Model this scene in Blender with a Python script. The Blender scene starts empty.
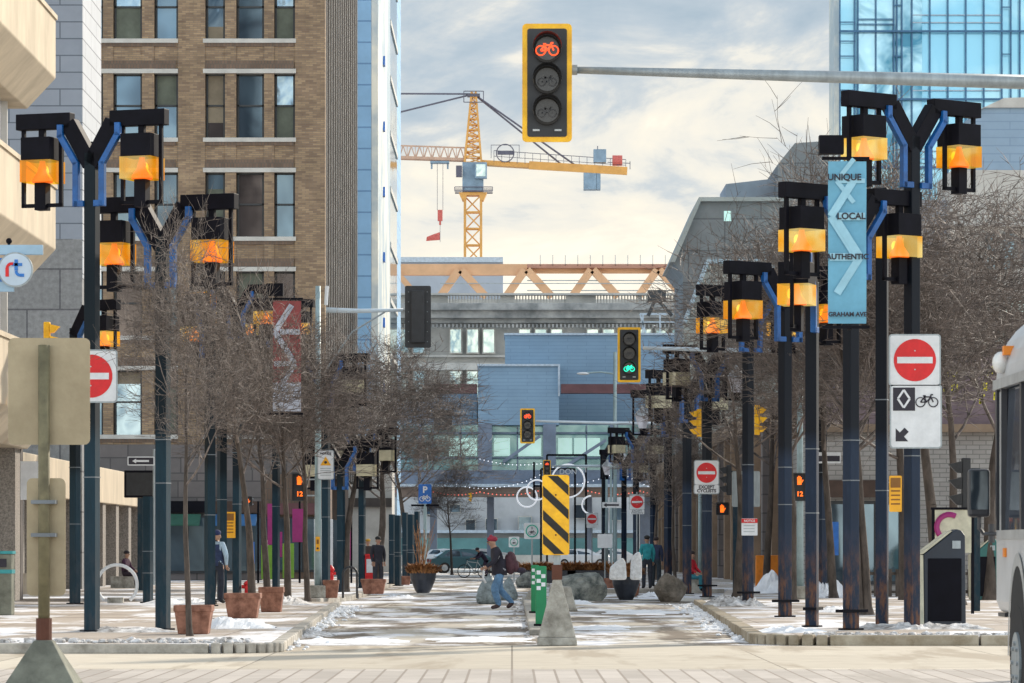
import bpy, math, random
from mathutils import Vector, Matrix
random.seed(11)
sc = bpy.context.scene
C = sc.collection
F, HZ, EYE = 3840.0, 548.0, 1.5          # focal length in pixels, horizon row, eye height
R = math.radians
def P(px, py, s): return Vector(((px-512)/s, F/s, EYE+(HZ-py)/s))
def SG(y, z=0.0): return (y-HZ)/(EYE-z)  # scale (px per metre) of a foot standing at row y on a surface z high

# ---------------------------------------------------------------- mesh builder
class MB:
    def __init__(s): s.v=[]; s.f=[]; s.mi=[]; s.m=0; s.T=None
    def add(s, vs, fs):
        o=len(s.v)
        for p in vs:
            p=Vector(p); s.v.append(s.T@p if s.T else p)
        for f in fs: s.f.append([i+o for i in f]); s.mi.append(s.m)
        return s
    def hexa(s, a):  # 8 points: bottom ring 0-3, top ring 4-7
        return s.add(a, [(0,3,2,1),(4,5,6,7),(0,1,5,4),(1,2,6,5),(2,3,7,6),(3,0,4,7)])
    def box(s, c, d, rz=0, rx=0, ry=0):
        M=Matrix.Translation(Vector(c))@Matrix.Rotation(rz,4,'Z')@Matrix.Rotation(ry,4,'Y')@Matrix.Rotation(rx,4,'X')
        x,y,z=d[0]/2,d[1]/2,d[2]/2
        return s.hexa([M@Vector(p) for p in [(-x,-y,-z),(x,-y,-z),(x,y,-z),(-x,y,-z),(-x,-y,z),(x,-y,z),(x,y,z),(-x,y,z)]])
    def b2(s, x0,y0,z0,x1,y1,z1):
        return s.box(((x0+x1)/2,(y0+y1)/2,(z0+z1)/2),(abs(x1-x0),abs(y1-y0),abs(z1-z0)))
    def rect(s, px0,py0,px1,py1,sc_,th):   # block whose front face covers that pixel window at scale sc_
        a=P(px0,py1,sc_); b=P(px1,py0,sc_)
        return s.b2(a.x,a.y,a.z,b.x,a.y+th,b.z)
    def prism(s, pts, a0, a1, ax='y'):      # polygon in the plane across ax, extruded a0..a1
        n=len(pts)
        def mk(p,a):
            if ax=='y': return (p[0],a,p[1])
            if ax=='z': return (p[0],p[1],a)
            return (a,p[0],p[1])
        vs=[mk(p,a0) for p in pts]+[mk(p,a1) for p in pts]
        fs=[list(range(n))[::-1], list(range(n,2*n))]+[(i,(i+1)%n,n+(i+1)%n,n+i) for i in range(n)]
        return s.add(vs,fs)
    def pprism(s, pts, sc_, th):
        q=[P(a,b,sc_) for a,b in pts]
        return s.prism([(p.x,p.z) for p in q], F/sc_, F/sc_+th)
    def tube(s, pts, r, n=6, cap=True):
        pts=[Vector(p) for p in pts]
        if not hasattr(r,'__len__'): r=[r]*len(pts)
        vs=[];fs=[]
        up=None
        for i,p in enumerate(pts):
            if i==0: t=pts[1]-p
            elif i==len(pts)-1: t=p-pts[i-1]
            else: t=(pts[i+1]-p).normalized()+(p-pts[i-1]).normalized()
            if t.length<1e-9: t=Vector((0,0,1))
            t.normalize()
            if up is None:
                up=t.orthogonal().normalized()
            else:
                up=(up-t*up.dot(t))
                up=up.normalized() if up.length>1e-6 else t.orthogonal().normalized()
            w=t.cross(up)
            for k in range(n):
                a=2*math.pi*k/n
                vs.append(p+(up*math.cos(a)+w*math.sin(a))*r[i])
        for i in range(len(pts)-1):
            for k in range(n):
                fs.append((i*n+k,i*n+(k+1)%n,(i+1)*n+(k+1)%n,(i+1)*n+k))
        if cap: fs.append(list(range(n))[::-1]); fs.append([(len(pts)-1)*n+k for k in range(n)])
        return s.add(vs,fs)
    def bar(s, a, b, w, h=None, side=None):  # rectangular bar, w across side, h across the third axis
        a=Vector(a); b=Vector(b); h=h or w
        t=(b-a).normalized()
        sd=Vector(side) if side else (Vector((0,1,0)) if abs(t.y)<.9 else Vector((1,0,0)))
        sd=(sd-t*sd.dot(t)).normalized(); u=t.cross(sd)
        q=[]
        for p in (a,b):
            q+= [p-sd*w/2-u*h/2,p+sd*w/2-u*h/2,p+sd*w/2+u*h/2,p-sd*w/2+u*h/2]
        return s.hexa(q)
    def cyl(s, c, r, h, n=16, ax='z', r2=None):
        c=Vector(c); d={'x':Vector((h/2,0,0)),'y':Vector((0,h/2,0)),'z':Vector((0,0,h/2))}[ax]
        return s.tube([c-d,c+d],[r,r if r2 is None else r2],n)
    def lathe(s, prof, n=20, c=(0,0,0), wob=0, sq=1):
        vs=[];fs=[]
        for r,z in prof:
            for k in range(n):
                a=2*math.pi*k/n; q=r*(1+random.uniform(-wob,wob))
                vs.append((c[0]+q*math.cos(a),c[1]+q*sq*math.sin(a),c[2]+z))
        m=len(prof)
        for i in range(m-1):
            for k in range(n): fs.append((i*n+k,i*n+(k+1)%n,(i+1)*n+(k+1)%n,(i+1)*n+k))
        fs.append(list(range(n))[::-1]); fs.append([(m-1)*n+k for k in range(n)])
        return s.add(vs,fs)
    def ring(s, c, Rr, r, ax='y', n=32, m=6, a0=0, a1=360):
        c=Vector(c); pts=[]
        full=(a1-a0)>=360
        for k in range(n+1):
            a=R(a0+(a1-a0)*k/n); u,w=math.cos(a)*Rr,math.sin(a)*Rr
            pts.append(c+(Vector((u,0,w)) if ax=='y' else Vector((0,u,w)) if ax=='x' else Vector((u,w,0))))
        return s.tube(pts,r,m,cap=not full)
    def ball(s, c, r, n=12, m=8, wob=0):
        rx,ry,rz=(r,r,r) if not hasattr(r,'__len__') else r
        vs=[];fs=[]
        vs.append((c[0],c[1],c[2]-rz))
        for j in range(1,m):
            b=math.pi*(j/m-.5)
            for k in range(n):
                a=2*math.pi*k/n; q=1+random.uniform(-wob,wob)
                vs.append((c[0]+rx*q*math.cos(b)*math.cos(a),c[1]+ry*q*math.cos(b)*math.sin(a),c[2]+rz*q*math.sin(b)))
        vs.append((c[0],c[1],c[2]+rz)); L=len(vs)-1
        for k in range(n): fs.append((0,1+(k+1)%n,1+k)); fs.append((L,L-n+k,L-n+(k+1)%n))
        for j in range(m-2):
            for k in range(n):
                a=1+j*n+k; b=1+j*n+(k+1)%n; fs.append((a,b,b+n,a+n))
        return s.add(vs,fs)
    def build(s, name, mat, parent=None, off=None, smooth=False, bevel=0):
        off=Vector(off) if off is not None else Vector((0,0,0))
        me=bpy.data.meshes.new(name)
        me.from_pydata([tuple(p-off) for p in s.v],[],s.f); me.update()
        ms=mat if isinstance(mat,(list,tuple)) else [mat]
        for m in ms: me.materials.append(m)
        if len(ms)>1: me.polygons.foreach_set('material_index',s.mi)
        if smooth: me.polygons.foreach_set('use_smooth',[True]*len(me.polygons))
        o=bpy.data.objects.new(name,me); C.objects.link(o)
        if parent: o.parent=parent
        if bevel:
            b=o.modifiers.new('bevel','BEVEL'); b.width=bevel; b.segments=2; b.limit_method='ANGLE'
        return o
    def thing(s, name, mat, label, cat, group=None, smooth=False, bevel=0, kind=None):   # one-mesh thing, origin at its base
        xs=[p.x for p in s.v]; ys=[p.y for p in s.v]; z=min(p.z for p in s.v)
        off=Vector(((min(xs)+max(xs))/2,(min(ys)+max(ys))/2,z))
        o=s.build(name,mat,None,off,smooth,bevel); o.location=off
        tag(o,label,cat,group,kind); return o

def tag(o,label=None,cat=None,group=None,kind=None):
    if label: o['label']=label
    if cat: o['category']=cat
    if group: o['group']=group
    if kind: o['kind']=kind
    return o
def empty(name, loc, label, cat, group=None, rz=0):
    o=bpy.data.objects.new(name,None); C.objects.link(o); o.empty_display_size=.2
    o.location=loc; o.rotation_euler=(0,0,rz); return tag(o,label,cat,group)
def copy_tree(o, parent=None):
    c=o.copy(); C.objects.link(c); c.parent=parent
    for ch in list(o.children): copy_tree(ch,c)
    return c
def struct(mb,name,mat,smooth=False,bevel=0):
    o=mb.build(name,mat,None,None,smooth,bevel); o['kind']='structure'; return o
def text(body,size,mat,parent,loc,name='lettering',sx=1,ry=0,depth=.002,bold=0,rz=0):
    cu=bpy.data.curves.new('t','FONT'); cu.body=body; cu.size=size; cu.align_x='CENTER'; cu.align_y='CENTER'
    cu.extrude=depth; cu.offset=bold
    t=bpy.data.objects.new('t',cu); C.objects.link(t)
    bpy.context.view_layer.update()
    me=bpy.data.meshes.new_from_object(t.evaluated_get(bpy.context.evaluated_depsgraph_get()))
    bpy.data.objects.remove(t); me.materials.clear(); me.materials.append(mat)
    me.transform(Matrix.Translation(Vector(loc))@Matrix.Rotation(rz,4,'Z')@Matrix.Rotation(ry,4,'Y')@Matrix.Rotation(R(90),4,'X')@Matrix.Diagonal((sx,1,1,1)))
    o=bpy.data.objects.new(name,me); C.objects.link(o)
    if parent: o.parent=parent
    return o

# ---------------------------------------------------------------- materials
def newmat(name):
    m=bpy.data.materials.new(name); m.use_nodes=True; nt=m.node_tree
    return m,nt,nt.nodes['Principled BSDF']
def N(nt,t,**k):
    n=nt.nodes.new(t)
    for a,b in k.items():
        if a in n.inputs.keys() if hasattr(n.inputs,'keys') else False: n.inputs[a].default_value=b
        else: setattr(n,a,b)
    return n
def ramp(nt,fac,stops):
    r=nt.nodes.new('ShaderNodeValToRGB'); e=r.color_ramp.elements
    while len(e)<len(stops): e.new(.5)
    for i,(p,c) in enumerate(stops): e[i].position=p; e[i].color=(*c,1) if len(c)==3 else c
    nt.links.new(fac,r.inputs[0]); return r.outputs[0]
def coord(nt,scale=(1,1,1),kind='Object',uv=False):
    tc=nt.nodes.new('ShaderNodeTexCoord'); o=tc.outputs[kind]
    if uv:                                   # wall coordinates: (x+y, z, 0)
        sp=nt.nodes.new('ShaderNodeSeparateXYZ'); nt.links.new(o,sp.inputs[0])
        ad=nt.nodes.new('ShaderNodeMath'); ad.operation='ADD'; nt.links.new(sp.outputs[0],ad.inputs[0]); nt.links.new(sp.outputs[1],ad.inputs[1])
        cb=nt.nodes.new('ShaderNodeCombineXYZ'); nt.links.new(ad.outputs[0],cb.inputs[0]); nt.links.new(sp.outputs[2],cb.inputs[1]); o=cb.outputs[0]
    mp=nt.nodes.new('ShaderNodeMapping'); mp.inputs['Scale'].default_value=scale; nt.links.new(o,mp.inputs[0]); return mp.outputs[0]
def noise(nt,vec,scale,detail=4,rough=.6,dist=0):
    n=nt.nodes.new('ShaderNodeTexNoise'); n.inputs['Scale'].default_value=scale; n.inputs['Detail'].default_value=detail
    n.inputs['Roughness'].default_value=rough; n.inputs['Distortion'].default_value=dist; nt.links.new(vec,n.inputs['Vector']); return n.outputs['Fac']
def mix(nt,fac,a,b,mode='MIX'):
    m=nt.nodes.new('ShaderNodeMix'); m.data_type='RGBA'; m.blend_type=mode
    for sock,v in ((m.inputs[0],fac),(m.inputs[6],a),(m.inputs[7],b)):
        if hasattr(v,'links') or hasattr(v,'is_linked'): nt.links.new(v,sock)
        else: sock.default_value=v if not isinstance(v,tuple) or len(v)==4 else (*v,1)
    return m.outputs[2]
def bump(nt,bs,h,strength=.3,dist=.02):
    b=nt.nodes.new('ShaderNodeBump'); b.inputs['Strength'].default_value=strength; b.inputs['Distance'].default_value=dist
    nt.links.new(h,b.inputs['Height']); nt.links.new(b.outputs[0],bs.inputs['Normal'])
def mul(c,k): return tuple(min(1,x*k) for x in c)
def mat(name,col,rough=.7,metal=0,var=.15,scale=4,bmp=0,col2=None,emit=0,stretch=(1,1,1),spec=.5,lo=.35,hi=.65):
    m,nt,bs=newmat(name)
    v=coord(nt,stretch); f=noise(nt,v,scale,5,.65)
    c=ramp(nt,f,[(lo,mul(col,1-var)),(hi,col2 or mul(col,1+var))])
    nt.links.new(c,bs.inputs['Base Color']); bs.inputs['Roughness'].default_value=rough; bs.inputs['Metallic'].default_value=metal
    bs.inputs['Specular IOR Level'].default_value=spec
    if bmp: bump(nt,bs,noise(nt,v,scale*4,4,.7),bmp,.03)
    if emit:
        nt.links.new(c,bs.inputs['Emission Color']); bs.inputs['Emission Strength'].default_value=emit
    return m
def brickmat(name,c1,c2,mortar,w=.5,h=.2,ms=.02,rough=.85,var=.3,off=.5,bstr=.3,nscale=.6,squash=1,ground=False):
    m,nt,bs=newmat(name)
    v=coord(nt,uv=not ground)
    b=nt.nodes.new('ShaderNodeTexBrick'); nt.links.new(v,b.inputs['Vector'])
    b.inputs['Color1'].default_value=(*c1,1); b.inputs['Color2'].default_value=(*c2,1); b.inputs['Mortar'].default_value=(*mortar,1)
    b.inputs['Scale'].default_value=1; b.inputs['Mortar Size'].default_value=ms; b.inputs['Brick Width'].default_value=w; b.inputs['Row Height'].default_value=h
    b.offset=off; b.inputs['Bias'].default_value=0
    f=noise(nt,v,nscale,5,.7)
    g=ramp(nt,f,[(.3,(1-var,)*3),(.7,(1+var*.5,)*3)])
    c=mix(nt,1.0,b.outputs['Color'],g,'MULTIPLY')
    nt.links.new(c,bs.inputs['Base Color']); bs.inputs['Roughness'].default_value=rough
    if bstr: bump(nt,bs,b.outputs['Fac'],-bstr,.01)
    return m
def glass(name,col,col2,rough=.06,scale=.5,wav=.15,metal=.6):
    m,nt,bs=newmat(name)
    v=coord(nt); f=noise(nt,v,scale,3,.5,1.2)
    c=ramp(nt,f,[(.38,col),(.6,col2)])
    nt.links.new(c,bs.inputs['Base Color']); bs.inputs['Roughness'].default_value=rough; bs.inputs['Metallic'].default_value=metal
    bump(nt,bs,noise(nt,v,scale*1.6,2),wav,.1)
    return m
def emis(name,col,st,var=.2,scale=8):
    m,nt,bs=newmat(name)
    f=noise(nt,coord(nt),scale,3); c=ramp(nt,f,[(.35,mul(col,1-var)),(.65,col)])
    nt.links.new(c,bs.inputs['Base Color']); nt.links.new(c,bs.inputs['Emission Color']); bs.inputs['Emission Strength'].default_value=st
    bs.inputs['Roughness'].default_value=.4
    return m
def panel(name,col,st,trans,lit=False,hue=0):                # lantern panel: glowing or milky acrylic that lets the cone inside show
    m,nt,bs=newmat(name)
    f=noise(nt,coord(nt),2.2 if lit else 3.5,1.5 if lit else 4,.5,.3); c=ramp(nt,f,[(.3,mul(col,.72)),(.7,col)])
    if lit: c=ramp(nt,f,[(.36,(1,.42+hue,.012)),(.5,(1,.56+hue,.04+hue)),(.64,(1,.74+hue,.24+hue))])
    nt.links.new(c,bs.inputs['Base Color']); nt.links.new(c,bs.inputs['Emission Color']); bs.inputs['Emission Strength'].default_value=st
    if lit: bs.inputs['Base Color'].default_value=(.1,.04,.0,1); nt.links.remove(bs.inputs['Base Color'].links[0])
    tr=nt.nodes.new('ShaderNodeBsdfTransparent'); nt.links.new(c,tr.inputs[0])
    mx=nt.nodes.new('ShaderNodeMixShader'); mx.inputs[0].default_value=trans
    nt.links.new(bs.outputs[0],mx.inputs[1]); nt.links.new(tr.outputs[0],mx.inputs[2])
    nt.links.new(mx.outputs[0],nt.nodes['Material Output'].inputs[0]); bs.inputs['Roughness'].default_value=.25
    return m

def postmat(name,base,rust,zlo,zhi,top=(.008,.013,.02)):
    m,nt,bs=newmat(name)
    v=coord(nt); sp=nt.nodes.new('ShaderNodeSeparateXYZ'); nt.links.new(v,sp.inputs[0])
    f=noise(nt,coord(nt,(3,3,.6)),2.2,5,.7)
    c1=ramp(nt,f,[(.35,mul(base,.75)),(.6,base),(.8,mul(base,1.9))])
    mr=nt.nodes.new('ShaderNodeMapRange'); nt.links.new(sp.outputs[2],mr.inputs[0]); mr.inputs[1].default_value=zlo; mr.inputs[2].default_value=zhi; mr.inputs[3].default_value=1; mr.inputs[4].default_value=0
    f2=noise(nt,coord(nt,(4,4,1.4)),2,5,.7)
    mm=nt.nodes.new('ShaderNodeMath'); mm.operation='MULTIPLY'; nt.links.new(mr.outputs[0],mm.inputs[0]); nt.links.new(ramp(nt,f2,[(.45,(0,)*3),(.62,(1,)*3)]),mm.inputs[1])
    mh=nt.nodes.new('ShaderNodeMapRange'); nt.links.new(sp.outputs[2],mh.inputs[0]); mh.inputs[1].default_value=3.1; mh.inputs[2].default_value=3.4
    c1=mix(nt,mh.outputs[0],c1,mul(top,1))
    c=mix(nt,mm.outputs[0],c1,rust)
    nt.links.new(c,bs.inputs['Base Color']); bs.inputs['Roughness'].default_value=.55; bs.inputs['Specular IOR Level'].default_value=.2
    return m
M={}
M['post']=postmat('dark navy post paint',(.010,.034,.052),(.035,.045,.055),0,2,(.003,.010,.016))
M['postr']=postmat('stained navy post paint',(.015,.028,.055),(.17,.075,.034),.1,1.7,(.003,.006,.012))
M['hood']=mat('lantern black',(.004,.004,.008),.6,0,.3,3,spec=.12)
M['blue']=mat('bracket blue',(.001,.085,.30),.45,0,.25,4)
M['lit']=panel('amber lit panel',(1.0,.50,.06),1.0,.62,lit=True)
M['lit2']=panel('amber lit panel paler',(1.0,.50,.06),1.1,.55,lit=True,hue=.09)
M['cone']=emis('glowing cone',(.95,.15,.0),.75,.3,9)
M['bulbm']=emis('bulb',(1,.62,.14),2.2)
M['unlit']=panel('milky unlit panel',(.72,.66,.46),.0,.35)
M['coneoff']=mat('unlit cone',(.50,.45,.30),.5)
M['silver']=mat('silver strap',(.42,.44,.45),.4,.5); M['strap']=mat('dull strap',(.16,.18,.20),.5,.3)
M['steel']=mat('galvanised steel',(.30,.34,.36),.45,.35,.18,3,stretch=(3,3,.6))
M['polegrey']=mat('pale green grey pole paint',(.30,.40,.42),.5,.1,.18,2)
M['concrete']=mat('weathered concrete',(.27,.25,.21),.9,0,.3,3.2,.8,col2=(.46,.44,.39))
M['concrete_dk']=mat('dull concrete',(.17,.175,.14),.9,0,.3,3,.3)
M['yellow']=mat('signal yellow',(.95,.47,.005),.45,0,.18,6)
M['black']=mat('signal black',(.016,.018,.022),.5,0,.3,5)
M['blackm']=mat('matt black band',(.02,.018,.016),.7,0,.3,5)
M['white']=mat('sign white',(.66,.68,.70),.5,0,.10,3)
M['red']=mat('sign red',(.62,.008,.012),.5,0,.12,4)
M['green']=mat('sign green',(.01,.36,.26),.5)
M['signblue']=mat('sign blue',(.02,.14,.48),.5)
M['ink']=mat('print black',(.02,.018,.03),.6)
M['orange']=mat('barrier orange',(.75,.22,.01),.5)
M['terra']=mat('terracotta',(.19,.075,.045),.85,0,.3,6,.3,col2=(.32,.15,.10))
M['potblack']=mat('black glazed pot',(.018,.022,.032),.35,0,.3,4)
M['signback']=mat('tarnished sign back',(.35,.285,.18),.5,.2,.12,1.5,bmp=.15,col2=(.42,.35,.23))
M['rustpost']=mat('weathered post',(.17,.15,.085),.6,.2,.35,3)
M['rust']=mat('rust',(.10,.035,.02),.8)
M['bark']=mat('grey bark',(.08,.063,.052),.95,0,.4,7,.8,stretch=(1,1,.35))
M['twig']=mat('winter twigs',(.042,.031,.026),.65,0,.25,5,col2=(.225,.18,.155))
M['snow']=mat('old snow',(.78,.80,.84),.7,0,.14,2.4,.6,col2=(.9,.91,.93))
M['snowdirty']=mat('dirty snow',(.34,.31,.28),.9,0,.45,5,.7,col2=(.75,.74,.74))
M['boulder']=mat('green grey boulder',(.07,.09,.09),.85,0,.35,3.4,1.0,col2=(.30,.31,.28))
M['boulderbr']=mat('brown boulder',(.11,.095,.075),.9,0,.35,3,.8,col2=(.22,.19,.16))
M['dry']=mat('dry orange grass',(.24,.085,.022),.9,0,.4,6,col2=(.42,.20,.07))
# ---------------------------------------------------------------- camera, world, sun
cd=bpy.data.cameras.new('camera'); cam=bpy.data.objects.new('camera',cd); C.objects.link(cam); sc.camera=cam
cd.sensor_width=36; cd.lens=36*F/1024; cd.shift_y=(HZ-341.5)/1024; cd.clip_end=5000; cd.clip_start=.5
cam.location=(0,0,EYE); cam.rotation_euler=(R(90),0,0)
cd.dof.use_dof=True; cd.dof.focus_distance=85; cd.dof.aperture_fstop=11
sc.view_settings.view_transform='Standard'; sc.view_settings.look='None'; sc.view_settings.exposure=0
SUN_EL, SUN_AZ = 27.0, 38.0      # azimuth measured from the view direction (+Y) towards the right
wd=bpy.data.worlds.new('World'); sc.world=wd; wd.use_nodes=True; nt=wd.node_tree
bg=nt.nodes['Background']
sky=nt.nodes.new('ShaderNodeTexSky'); sky.sky_type='NISHITA'; sky.sun_disc=False
sky.sun_elevation=R(SUN_EL); sky.sun_rotation=R(SUN_AZ); sky.air_density=1.2; sky.dust_density=1.5
tc=nt.nodes.new('ShaderNodeTexCoord'); sp=nt.nodes.new('ShaderNodeSeparateXYZ'); nt.links.new(tc.outputs['Generated'],sp.inputs[0])
mp=nt.nodes.new('ShaderNodeMapping'); mp.inputs['Scale'].default_value=(6,6,13); mp.inputs['Location'].default_value=(3.1,1.7,.55); nt.links.new(tc.outputs['Generated'],mp.inputs[0])
n1=noise(nt,mp.outputs[0],2.6,8,.58,.5)
mp2=nt.nodes.new('ShaderNodeMapping'); mp2.inputs['Scale'].default_value=(6,6,15); mp2.inputs['Location'].default_value=(.6,.2,.15); nt.links.new(tc.outputs['Generated'],mp2.inputs[0])
n2=noise(nt,mp2.outputs[0],4.6,8,.6,.7)
def m2(op,a,b):
    m=nt.nodes.new('ShaderNodeMath'); m.operation=op
    for i,v in enumerate((a,b)):
        if isinstance(v,(int,float)): m.inputs[i].default_value=v
        else: nt.links.new(v,m.inputs[i])
    return m.outputs[0]
# brightness of the cloud: high low in the sky, streaky above
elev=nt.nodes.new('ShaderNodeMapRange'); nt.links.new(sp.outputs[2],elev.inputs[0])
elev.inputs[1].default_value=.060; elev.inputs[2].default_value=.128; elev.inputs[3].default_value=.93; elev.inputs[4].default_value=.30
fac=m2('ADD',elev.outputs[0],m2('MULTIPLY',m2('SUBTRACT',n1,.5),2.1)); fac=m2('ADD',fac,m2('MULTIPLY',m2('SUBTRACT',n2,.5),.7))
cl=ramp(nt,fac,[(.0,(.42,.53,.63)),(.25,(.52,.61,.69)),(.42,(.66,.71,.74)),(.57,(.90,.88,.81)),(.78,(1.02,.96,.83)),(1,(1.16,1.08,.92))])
bk=nt.nodes.new('ShaderNodeMapRange'); nt.links.new(sp.outputs[1],bk.inputs[0]); bk.inputs[1].default_value=.85; bk.inputs[2].default_value=.1; bk.inputs[3].default_value=10; bk.inputs[4].default_value=27  # dome brightened away from the view, added to lift the shaded faces
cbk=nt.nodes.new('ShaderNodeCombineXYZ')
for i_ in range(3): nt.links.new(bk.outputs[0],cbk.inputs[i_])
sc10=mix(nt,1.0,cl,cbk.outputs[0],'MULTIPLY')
# the rest of the dome: broken cloud over blue
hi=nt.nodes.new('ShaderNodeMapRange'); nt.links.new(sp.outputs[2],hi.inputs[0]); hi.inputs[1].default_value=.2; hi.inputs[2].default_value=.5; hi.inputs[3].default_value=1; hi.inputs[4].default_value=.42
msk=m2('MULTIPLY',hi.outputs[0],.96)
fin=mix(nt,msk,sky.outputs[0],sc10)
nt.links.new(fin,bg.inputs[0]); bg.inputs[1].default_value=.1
sl=bpy.data.lights.new('sun','SUN'); sl.energy=5.2; sl.angle=R(2); sl.color=(1,.90,.76)
so=bpy.data.objects.new('sun',sl); C.objects.link(so)
dirv=Vector((math.sin(R(SUN_AZ))*math.cos(R(SUN_EL)),math.cos(R(SUN_AZ))*math.cos(R(SUN_EL)),math.sin(R(SUN_EL))))
so.rotation_euler=dirv.to_track_quat('Z','Y').to_euler(); so.location=(0,0,50)

# ---------------------------------------------------------------- ground, road, pavements
def groundmat(name,c1,c2,snowcov,jx=0,jy=0,jw=.02,nsc=.5,stretch=(1,.55,1),snowcol=(.85,.86,.90),dark=(.16,.14,.12),darkcov=.0,jc=None):
    m,nt,bs=newmat(name)
    v=coord(nt); vs=coord(nt,stretch)
    c=ramp(nt,noise(nt,v,1.7,6,.7),[(.3,c1),(.7,c2)])
    if jx:
        b=nt.nodes.new('ShaderNodeTexBrick'); nt.links.new(v,b.inputs['Vector']); b.offset=.0
        b.inputs['Scale'].default_value=1; b.inputs['Mortar Size'].default_value=jw; b.inputs['Brick Width'].default_value=jx; b.inputs['Row Height'].default_value=jy
        b.inputs['Color1'].default_value=(.80,.79,.78,1); b.inputs['Color2'].default_value=(1.10,1.10,1.10,1); b.inputs['Mortar'].default_value=(*(jc or (.42,.40,.38)),1)
        c=mix(nt,1.0,c,b.outputs['Color'],'MULTIPLY')
    if darkcov:
        d=ramp(nt,noise(nt,coord(nt,(1,.14,1)),.75,6,.6,.5),[(1-darkcov-.03,(0,)*3),(1-darkcov+.05,(1,)*3)])
        c=mix(nt,d,c,dark)
    if snowcov:
        n=noise(nt,vs,nsc,9,.68,.4)
        sm=ramp(nt,n,[(1-snowcov-.03,(0,)*3),(1-snowcov+.05,(.95,)*3)])
        c=mix(nt,sm,c,ramp(nt,noise(nt,v,4,4),[(.3,mul(snowcol,.72)),(.6,snowcol)]))
        bump(nt,bs,n,.5,.05)
    nt.links.new(c,bs.inputs['Base Color']); bs.inputs['Roughness'].default_value=.75
    return m
M['dk_']=None
M['ground']=groundmat('distant ground',(.20,.19,.18),(.30,.28,.26),.47,nsc=.12)
M['road']=groundmat('lane concrete with thaw snow',(.43,.385,.32),(.55,.50,.42),.485,3.2,4.5,.012,nsc=.55,stretch=(1,.42,1),darkcov=.53,dark=(.155,.12,.085))
M['cross']=groundmat('cross street concrete',(.47,.41,.325),(.58,.52,.42),.0,3.4,6,.014,darkcov=.45,dark=(.36,.30,.225))
M['pavers']=groundmat('red grey pavers',(.40,.355,.315),(.50,.45,.40),.0,.26,2.6,.016,jc=(.58,.54,.50),darkcov=.4,dark=(.33,.29,.25))
M['walk']=groundmat('pavement slabs with old snow',(.34,.285,.24),(.47,.41,.35),.475,1.5,1.5,.02,nsc=.42,stretch=(1,.5,1))
M['kerbL']=mat('kerb concrete',(.34,.315,.27),.9,0,.35,2.6,.4,col2=(.48,.45,.40))
M['kerbR']=mat('stained kerb',(.29,.22,.13),.9,0,.35,2,.4,col2=(.42,.37,.29))
struct(MB().add([(-900,-40,-.012),(900,-40,-.012),(900,3000,-.012),(-900,3000,-.012)],[(0,1,2,3)]),'ground',M['ground'])
struct(MB().add([(-80,20,-.004),(80,20,-.004),(80,59.2,-.004),(-80,59.2,-.004)],[(0,1,2,3)]),'cross_street',M['cross'])
struct(MB().add([(-40,20,0),(40,20,0),(40,47.5,0),(-40,47.5,0)],[(0,1,2,3)]),'crosswalk_pavers',M['pavers'])
struct(MB().add([(-5.6,59.25,-.002),(5.6,59.25,-.002),(6.6,420,-.002),(-6.6,420,-.002)],[(0,1,2,3)]),'road',M['road'])
ms=MB()
for k in range(5):  # faded crossing paint, cross street
    x=-3.4+.0*k
ZW=.13
def walk(pts,name,side):
    struct(MB().prism(pts,-.01,ZW,'z'),name,M['walk'])
def arc(cx,cy,r,a0,a1,n=8): return [(cx+r*math.cos(R(a0+(a1-a0)*k/n)),cy+r*math.sin(R(a0+(a1-a0)*k/n))) for k in range(n+1)]
LW=[(-40,54.9)]+arc(-4.3,55.7,.8,-90,-5)+[(-4.0,75),(-4.55,98),(-40,98)]
walk(LW,'pavement','l')
walk([(-40,104),(-5.3,104),(-4.75,109),(-4.9,165),(-5.6,320),(-40,320)],'pavement','l')
RW=[(40,59.4),(40,104)]+[(5.6,104),(4.95,100),(4.45,80)]+arc(4.9,60.3,.95,180,270)
walk(RW,'pavement','r')
walk([(1.35,131),(2.1,128),(40,128),(40,320),(6.0,320),(5.4,170),(1.6,165)],'pavement','r')
walk([(5.6,104.01),(40,104.01),(40,127.99),(7.2,127.99)],'pavement','r')
def kerb(path,mt,h=.15,w=.2):
    mb=MB()
    for i in range(len(path)-1):
        a=Vector((*path[i],0)); b=Vector((*path[i+1],0)); L=(b-a).length; n=max(1,int(L/2.2))
        for k in range(n):
            p=a.lerp(b,k/n+.004/L*1); q=a.lerp(b,(k+1)/n-.03/L)
            hh=h+random.uniform(-.008,.008)
            mb.bar(p+Vector((0,0,hh/2-.01)),q+Vector((0,0,hh/2-.01)),w,hh,side=((q-p).cross(Vector((0,0,1)))))
    return struct(mb,'kerb',mt,bevel=.02)
kerb([(-40,54.8)]+arc(-4.3,55.7,.9,-90,-5)+[(-3.9,75),(-4.45,98)],M['kerbL'])
kerb([(-5.3,104),(-4.65,109),(-4.8,165)],M['kerbL'])
kerb([(4.85,100),(4.35,80)]+arc(4.9,60.3,1.05,180,270)+[(16.5,59.2)],M['kerbR'],.17,.24)
kerb([(1.35,130.9),(2.1,127.9),(7.1,127.9)],M['kerbL'])
kerb([(5.2,104.2),(6.0,118)],M['kerbL'],.12)
struct(MB().b2(.30,66,-.01,.52,112,.10),'median_kerb',M['kerbL'],bevel=.03)
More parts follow.
